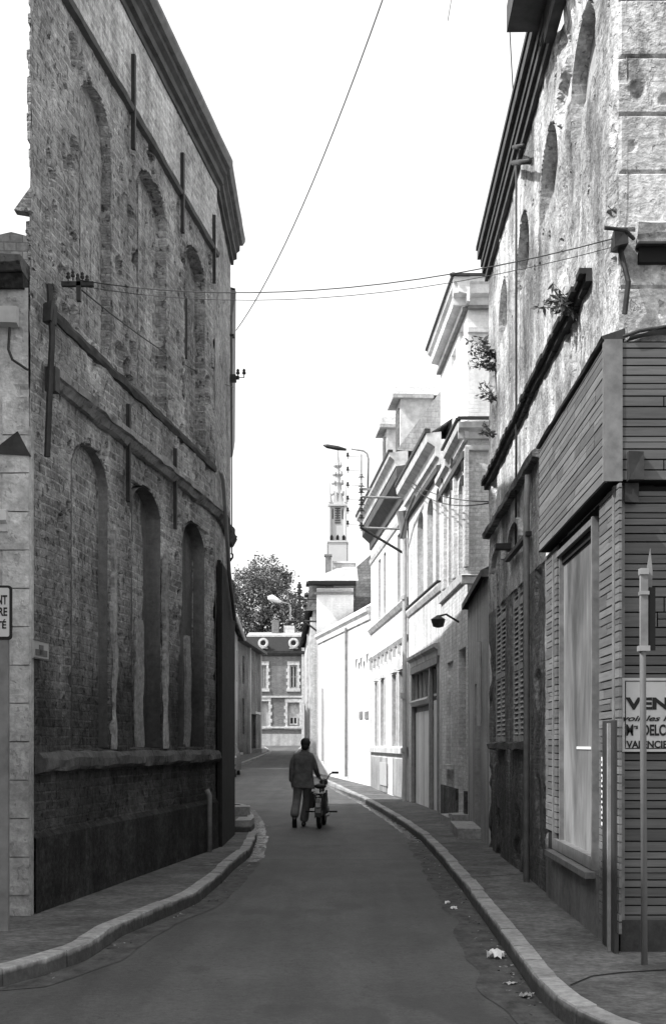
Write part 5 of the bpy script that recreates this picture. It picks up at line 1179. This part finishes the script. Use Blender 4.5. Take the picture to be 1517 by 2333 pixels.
# ------------------------------------------------------------------ parked car, mostly behind the corner
def wheel(T, x, y, r, w_):
    f = T.part('wheel', MB().lathe((x, y, r), [(r*.55, -w_/2), (r*.9, -w_/2), (r, -w_/3), (r, w_/3), (r*.9, w_/2), (r*.55, w_/2)], 20, 'x'), M_ink, smooth=False)
    T.part('rim', MB().lathe((x, y, r), [(.02, -w_/2-.01), (r*.5, -w_/2-.005), (r*.56, 0), (r*.5, w_/2+.005), (.02, w_/2+.01)], 16, 'x'), M_zinc, sub=f)
CY = 54.0; CR = Thing('parked_car', 'dark small car parked beyond the warehouse corner, only its side showing', 'car', (-4.74, CY, zg(CY)))
prof = [(0, .35), (.02, .62), (.25, .80), (.85, .88), (1.25, 1.30), (1.7, 1.38), (2.5, 1.36), (3.05, .98), (3.55, .86), (3.7, .6), (3.68, .35), (3.2, .26), (.5, .26)]
body = MB(); n = len(prof)
for t, w_ in ((-1, 0), (1, 0)): pass
vs = []
for lx, ins in ((-.74, .0), (-.70, .0), (.70, .0), (.74, .0)):
    for y_, z_ in prof:
        tumble = max(0, (z_-.85))*.28
        vs.append(((abs(lx)-tumble)*(1 if lx > 0 else -1) if abs(lx) > .72 else (abs(lx)-tumble)*(1 if lx > 0 else -1), y_, z_+(.03 if abs(lx) < .72 and z_ > .5 else 0)))
body.add(vs, [(i*n+k_, i*n+(k_+1) % n, (i+1)*n+(k_+1) % n, (i+1)*n+k_) for i in range(3) for k_ in range(n)]+[tuple(range(n)), tuple(range(4*n-1, 3*n-1, -1))])
M_car = flat('dark_car_paint', .03, .25, .6, var=.05)
CR.part('body', body, M_car)
for sx_ in (-1, 1):
    CR.part('side_window', MB().add([(sx_*.70, 1.05, .93), (sx_*.615, 1.35, 1.25), (sx_*.60, 2.45, 1.27), (sx_*.70, 2.9, .98)], [(0, 1, 2, 3)]), M_glass)
    CR.part('tail_lamp', MB().box(sx_*.68-.06, sx_*.68+.06, -.03, .03, .55, .7), M_shut); CR.part('headlight', MB().lathe((sx_*.5, 3.66, .62), [(.0, 0), (.09, .0), (.09, .06), (0, .07)], 12, 'y'), M_zinc)
CR.part('rear_window', MB().add([(-.56, .93, .92+.04), (.56, .93, .96), (.52, 1.22, 1.26+.04), (-.52, 1.22, 1.30)], [(0, 1, 2, 3)]), M_glass)
CR.part('bumper', MB().box(-.74, .74, -.08, .0, .36, .46), M_zinc); CR.part('bumper', MB().box(-.74, .74, 3.7, 3.78, .36, .46), M_zinc)
for sx_ in (-1, 1):
    for y_ in (.65, 2.95): wheel(CR, sx_*.66, y_, .27, .14)
CR.part('mirror', MB().box(.74, .86, 2.72, 2.78, .92, 1.02), M_zinc)

# ------------------------------------------------------------------ person walking away, pushing a moped
def skin(name, T, verts, edges, mat, sub=2, root=0, label=None, parent=None):
    me = bpy.data.meshes.new(name); me.from_pydata([v[:3] for v in verts], edges, []); ob = bpy.data.objects.new(name, me); C.objects.link(ob)
    md = ob.modifiers.new('s', 'SKIN'); md.use_smooth_shade = True
    for i, v in enumerate(verts):
        r = v[3]; me.skin_vertices[0].data[i].radius = (r, v[4] if len(v) > 4 else r); me.skin_vertices[0].data[i].use_root = (i == root)
    ss = ob.modifiers.new('u', 'SUBSURF'); ss.levels = sub; ss.render_levels = sub
    dg = bpy.context.evaluated_depsgraph_get(); dg.update(); m2 = bpy.data.meshes.new_from_object(ob.evaluated_get(dg)); bpy.data.objects.remove(ob)
    m2.materials.clear(); m2.materials.append(mat); o = bpy.data.objects.new(name, m2); C.objects.link(o); o.parent = parent or T.o
    for pl_ in m2.polygons: pl_.use_smooth = True
    if label: o['label'] = label
    return o
MP = (( 690-CX)/F*25.6, 25.6, 0)
M_skin = flat('skin', .16, .6, var=.05); M_jack = flat('dark_grey_jacket', .10, .9, .2, var=.4, sc=7, bump=1.0); M_trou = flat('grey_trousers', .14, .9, .2, var=.3, sc=7, bump=1.0)
PN = Thing('person', 'man in dark jacket and flared grey trousers walking away with a moped', 'person', MP)
hx = .045
# body: pelvis, spine, head, arms, legs (x right, y away, z up)
bv = [(0.01, 0, .92, .12, .10), (.01, .01, 1.12, .12, .09), (.01, .03, 1.34, .145, .095), (.03, .03, 1.46, .055, .055), (hx, .03, 1.55, .07, .08), (hx+.005, .04, 1.66, .072, .085),
      (-.15, .02, 1.395, .06), (-.205, .0, 1.14, .042), (-.215, .05, .90, .030), (-.215, .09, .82, .034, .018),
      (.17, .03, 1.395, .06), (.245, .06, 1.15, .042), (.29, .26, .99, .030), (.30, .34, .965, .034, .018),
      (-.085, -.0, .86, .085), (-.12, .02, .50, .060), (-.155, -.30, .22, .042), (-.155, -.34, .16, .038),
      (.085, .02, .86, .085), (.075, .17, .48, .060), (.01, .20, .12, .042), (.01, .20, .06, .038)]
be = [(0, 1), (1, 2), (2, 3), (3, 4), (4, 5), (2, 6), (6, 7), (7, 8), (8, 9), (2, 10), (10, 11), (11, 12), (12, 13), (0, 14), (14, 15), (15, 16), (16, 17), (0, 18), (18, 19), (19, 20), (20, 21)]
def fingers(bv, be, w_, d, side, th, curl):
    d = Vector(d).normalized(); side = Vector(side).normalized(); nrm = d.cross(side)
    base = Vector(bv[w_][:3])
    for k_, L_ in enumerate((.072, .080, .075, .058)):
        a = base+side*(-.027+.018*k_)+d*.03; i = len(bv)
        b1 = a+d*L_*.5+nrm*curl*L_*.25; b2 = a+d*L_*(.55+.35*(1-curl))+nrm*curl*L_*.75
        bv += [tuple(a)+(.0095,), tuple(b1)+(.0085,), tuple(b2)+(.007,)]; be += [(w_, i), (i, i+1), (i+1, i+2)]
    i = len(bv); a = base+side*th*.03; b1 = a+side*th*.025+d*.03+nrm*curl*.02; bv += [tuple(a)+(.011,), tuple(b1)+(.009,)]; be += [(w_, i), (i, i+1)]
fingers(bv, be, 9, (0, .25, -1), (0, 1, .25), 1, .35); fingers(bv, be, 13, (.3, 1, -.1), (1, -.3, 0), -1, .9)
skin('body', PN, bv, be, M_skin, 1, 0)
# ears and nose are on the head mesh side facing away; hair covers the back of the head
hd = MB(); hd.ball((hx+.005, .035, 1.635), .098, .108, .105, 16, 10); hd.ball((hx-.002, .0, 1.56), .078, .072, .08, 14, 8)
hd.v = [(x+.008*mn.noise(Vector((x*30, y*30, z*30))), y, z+.006*mn.noise(Vector((x*25, y*25, z*25+7)))) for x, y, z in hd.v]
PN.part('hair', hd, flat('black_hair', .012, .6, var=.3, sc=40), smooth=True)
# jacket: lofted body with a loose hem, plus sleeves grown as one skin
jr = [(.005, .0, .755, .225, .145), (.0, .0, .80, .222, .142), (.0, .0, .92, .205, .132), (.005, .0, 1.06, .192, .122), (.01, .01, 1.20, .198, .125), (.01, .015, 1.32, .212, .125), (.012, .02, 1.39, .205, .112), (.02, .025, 1.43, .150, .09), (.03, .03, 1.47, .075, .07), (.03, .03, 1.50, .066, .064)]
jk = MB(); n = 28
for cx_, cy_, z_, rx, ry in jr:
    for i in range(n):
        a = 2*math.pi*i/n; wv = 1+.05*mn.noise(Vector((math.cos(a)*2, math.sin(a)*2, z_*4)))+(.03*math.sin(a*5) if z_ < .95 else 0)
        ca, sa = math.cos(a), math.sin(a); e_ = .8
        jk.v.append((cx_+rx*wv*math.copysign(abs(ca)**e_, ca), cy_+ry*wv*math.copysign(abs(sa)**e_, sa), z_+(.02*math.cos(a+2.6) if z_ < .8 else 0)))
jk.f = [(i*n+k_, i*n+(k_+1) % n, (i+1)*n+(k_+1) % n, (i+1)*n+k_) for i in range(len(jr)-1) for k_ in range(n)]
J = PN.part('jacket', jk, M_jack, smooth=True)
sl1 = [(-.13, .02, 1.375, .075), (-.19, .015, 1.28, .066), (-.215, .0, 1.12, .058), (-.225, .03, .96, .052), (-.228, .05, .86, .052)]
sl2 = [(.14, .03, 1.375, .075), (.20, .035, 1.28, .066), (.25, .06, 1.13, .058), (.275, .17, 1.04, .050), (.295, .27, .98, .046)]
for q_ in (sl1, sl2): skin('sleeve', PN, q_, [(i, i+1) for i in range(4)], M_jack, 2, 0)
PN.part('collar', MB().lathe((.032, .03, 1.465), [(.066, 0), (.072, .02), (.06, .045), (.056, .04)], 14), M_jack, smooth=True)
tv = [(0.005, 0, .90, .125, .11), (-.09, -.0, .80, .105), (-.12, .01, .50, .085), (-.150, -.20, .32, .088), (-.155, -.30, .19, .100), (.085, .03, .80, .105), (.075, .15, .48, .085), (.03, .18, .22, .088), (.01, .19, .07, .102)]
skin('trousers', PN, tv, [(0, 1), (1, 2), (2, 3), (3, 4), (0, 5), (5, 6), (6, 7), (7, 8)], M_trou, 2, 0)
M_shoe = flat('black_shoe', .012, .4, .5)
def shoe(c, pitch):
    sh = MB(); L_ = [( -.11, .035, .03), (-.09, .045, .05), (0, .045, .055), (.08, .05, .04), (.15, .045, .025), (.18, .02, .012)]
    for y_, w_, h_ in L_:
        for k_ in range(10):
            a = 2*math.pi*k_/10; v_ = Vector((w_*math.cos(a), y_, max(0, h_+h_*math.sin(a)))); v_.rotate(Matrix.Rotation(pitch, 3, 'X')); sh.v.append(tuple(v_+Vector(c)))
    sh.f = [(i*10+k_, i*10+(k_+1) % 10, (i+1)*10+(k_+1) % 10, (i+1)*10+k_) for i in range(5) for k_ in range(10)]+[tuple(range(10)), tuple(range(59, 49, -1))]
    PN.part('shoe', sh, M_shoe, smooth=True)
shoe((-.155, -.32, .13), R(-68)); shoe((.01, .23, .0), 0)

# moped
MO = Thing('moped', 'dark moped with saddle and high handlebars pushed along by the walking man', 'moped', (MP[0]+.325, 25.15, 0), rot=R(-4))
def mwheel(y, name='wheel', x=0):
    r = .29; f = MO.part(name, MB().lathe((x, y, r), [(r-.05, -.03), (r-.02, -.042), (r, -.02), (r, .02), (r-.02, .042), (r-.05, .03), (r-.055, 0)], 28, 'x'), M_ink, smooth=False)
    sp_ = MB().lathe((x, y, r), [(.02, -.06), (.05, -.05), (.05, .05), (.02, .06)], 12, 'x').lathe((x, y, r), [(r-.06, -.022), (r-.045, -.022), (r-.045, .022), (r-.06, .022)], 28, 'x')
    for i in range(12): a = i*math.pi/6; sp_.tube([(x, y, r), (x, y+(r-.05)*math.cos(a), r+(r-.05)*math.sin(a))], .004, 4)
    MO.part('rim', sp_, M_zinc, sub=f)
mwheel(0); mwheel(1.12)
for y0, a0, a1 in ((0, 20, 190), (1.12, 10, 150)):
    pr_ = []; fd = MB()
    N_ = 12
    for i in range(N_+1):
        a = R(a0+(a1-a0)*i/N_); rr = .335; pr_.append((y0+rr*math.cos(a), .29+rr*math.sin(a)))
    for (ya, za), (yb, zb_) in zip(pr_, pr_[1:]):
        fd.add([(-.065, ya, za-.03), (-.05, ya, za), (.05, ya, za), (.065, ya, za-.03), (-.065, yb, zb_-.03), (-.05, yb, zb_), (.05, yb, zb_), (.065, yb, zb_-.03)], [(0, 1, 5, 4), (1, 2, 6, 5), (2, 3, 7, 6)])
    MO.part('mudguard', fd, M_car)
MO.part('frame', MB().tube([(0, 0, .29), (0, .35, .38), (0, .75, .42), (0, .95, .80)], .03).tube([(0, .1, .62), (0, .35, .42)], .025).tube([(-.07, 0, .29), (-.07, .05, .62), (-.07, .2, .66)], .015).tube([(.07, 0, .29), (.07, .05, .62), (.07, .2, .66)], .015), M_car)
MO.part('engine', MB().box(-.10, .12, .38, .66, .22, .46).lathe((.13, .45, .32), [(.02, -.02), (.11, -.02), (.11, .02), (.02, .02)], 14, 'x').lathe((0, .66, .36), [(.03, -.09), (.075, -.08), (.075, .08), (.03, .09)], 12, 'x'), M_car)
MO.part('fuel_tank', MB().ball((0, .58, .60), .11, .24, .09), M_car, smooth=True)
MO.part('saddle', MB().ball((0, .18, .80), .12, .20, .05).ball((0, .36, .80), .06, .14, .04).tube([(0, .2, .78), (0, .25, .5)], .016), M_ink, smooth=True)
MO.part('carrier', MB().tube([(-.09, -.30, .68), (-.09, .12, .69)], .010).tube([(.09, -.30, .68), (.09, .12, .69)], .010).tube([(-.09, -.30, .68), (.09, -.30, .68)], .010).tube([(-.09, -.12, .68), (.09, -.12, .68)], .008).tube([(-.08, -.25, .68), (-.06, 0, .3)], .008).tube([(.08, -.25, .68), (.06, 0, .3)], .008), M_zinc)
MO.part('pannier', MB().box(-.17, -.09, -.22, .16, .40, .70, .004), M_ink); MO.part('pannier', MB().box(.085, .13, -.18, .14, .42, .68, .004), M_ink)
MO.part('tail_lamp', MB().lathe((0, -.345, .56), [(.0, -.03), (.035, -.03), (.04, .02), (0, .02)], 10, 'y'), M_shut); MO.part('number_plate', MB().box(-.04, .04, -.365, -.355, .42, .50), M_shutl)
MO.part('fork', MB().tube([(-.06, 1.12, .29), (-.06, .99, .70)], .02).tube([(.06, 1.12, .29), (.06, .99, .70)], .02).tube([(0, 1.0, .68), (0, .94, .90)], .025), M_zinc)
hb = MB().tube([(-.02, .93, .88), (.08, .92, .92), (.14, .88, 1.02), (.20, .80, 1.05), (.30, .74, 1.05)], .013).tube([(.02, .93, .88), (-.06, .92, .92), (-.10, .88, 1.0), (-.13, .82, 1.0)], .013)
MO.part('handlebar', hb, M_zinc, smooth=True)
MO.part('grip', MB().tube([(.19, .81, 1.05), (.31, .735, 1.05)], .022), M_ink); MO.part('grip', MB().tube([(-.105, .86, 1.0), (-.05, .70, .99)], .020), M_ink)
MO.part('headlamp', MB().lathe((0, 1.02, .86), [(.0, -.08), (.06, -.06), (.085, .03), (.08, .06), (0, .06)], 14, 'y'), M_car, smooth=True)
MO.part('pedal', MB().tube([(-.08, .45, .30), (-.16, .45, .30)], .012).box(-.30, -.16, .40, .50, .285, .315), M_ink); MO.part('pedal', MB().tube([(.12, .45, .30), (.17, .45, .30)], .012).box(.17, .31, .40, .50, .285, .315), M_ink)
MO.part('exhaust', MB().tube([(.14, .6, .26), (.15, .2, .25), (.16, -.28, .27)], .03), M_zinc, smooth=True)

# ------------------------------------------------------------------ litter in the right gutter and on the left pavement
rs_ = random.Random(9); mb = MB()
for i in range(420):
    Y = rs_.uniform(7.3, 26) if i % 3 else rs_.uniform(8.5, 30); side = 1 if i % 3 else -1
    x = (rk(Y)-abs(rs_.gauss(0, .11))-.01) if side == 1 else (lk(Y)+abs(rs_.gauss(0, .09))+.01)
    a = rs_.uniform(0, 6.28); sz = rs_.uniform(.006, .020); c = Vector((x, Y, zg(Y)+.007)); u = Vector((math.cos(a), math.sin(a), rs_.uniform(-.3, .5)))*sz; v_ = Vector((-math.sin(a), math.cos(a), rs_.uniform(-.2, .5)))*sz*.6
    mb.add([c-u, c+v_, c+u, c-v_], [(0, 1, 2, 3)])
dm = Mt('debris', .9, .2); o = single('gutter_debris', mb, dm.col(dm.ramp(dm.island(), [(0, .03), (1, .40)])), 'grit, leaves and scraps scattered along both gutters', 'debris', kind='stuff')
def litter(label, x, y, w_, seed, mat=M_paper, hgt=.05, on=0.006):
    g = G(x, y); rs = np.random.RandomState(seed); mb = MB(); n = 7
    for i in range(n):
        for k_ in range(n):
            r_ = w_*(.42+.12*rs.rand()); mb.v.append(((i/(n-1)-.5)*w_+rs.uniform(-1, 1)*w_*.07, (k_/(n-1)-.5)*w_*.9+rs.uniform(-1, 1)*w_*.07, on+abs(rs.uniform(0, 1))*hgt))
    mb.f = [(i*n+k_, i*n+k_+1, (i+1)*n+k_+1, (i+1)*n+k_) for i in range(n-1) for k_ in range(n-1) if not (i in (0, n-2) and k_ in (0, n-2) and rs.rand() < .7)]
    o = mesh_obj('litter_paper', mb, mat, WORLD); o.location = (g.x, g.y, g.z); o.rotation_euler = (0, 0, rs.uniform(0, 3)); o['label'] = label; o['category'] = 'litter'; o['group'] = 'litter along the gutters'
    sd = o.modifiers.new('t', 'SOLIDIFY'); sd.thickness = .002
litter('largest crumpled white paper lying in the right gutter', 1131, 2186, .12, 1, hgt=.07)
litter('small white scrap beside another far up the right gutter', 1019, 2062, .055, 2, hgt=.03)
litter('white scrap just nearer than its twin far up the right gutter', 1033, 2074, .06, 3, hgt=.03)
litter('flat pale scrap just below the largest crumpled paper', 1163, 2246, .075, 4, flat('dull_paper', .4, .8), .015)
litter('dark packet with white end, nearest in the right gutter', 1200, 2276, .09, 5, flat('wet_card', .30, .8, var=.5, sc=30), .03)
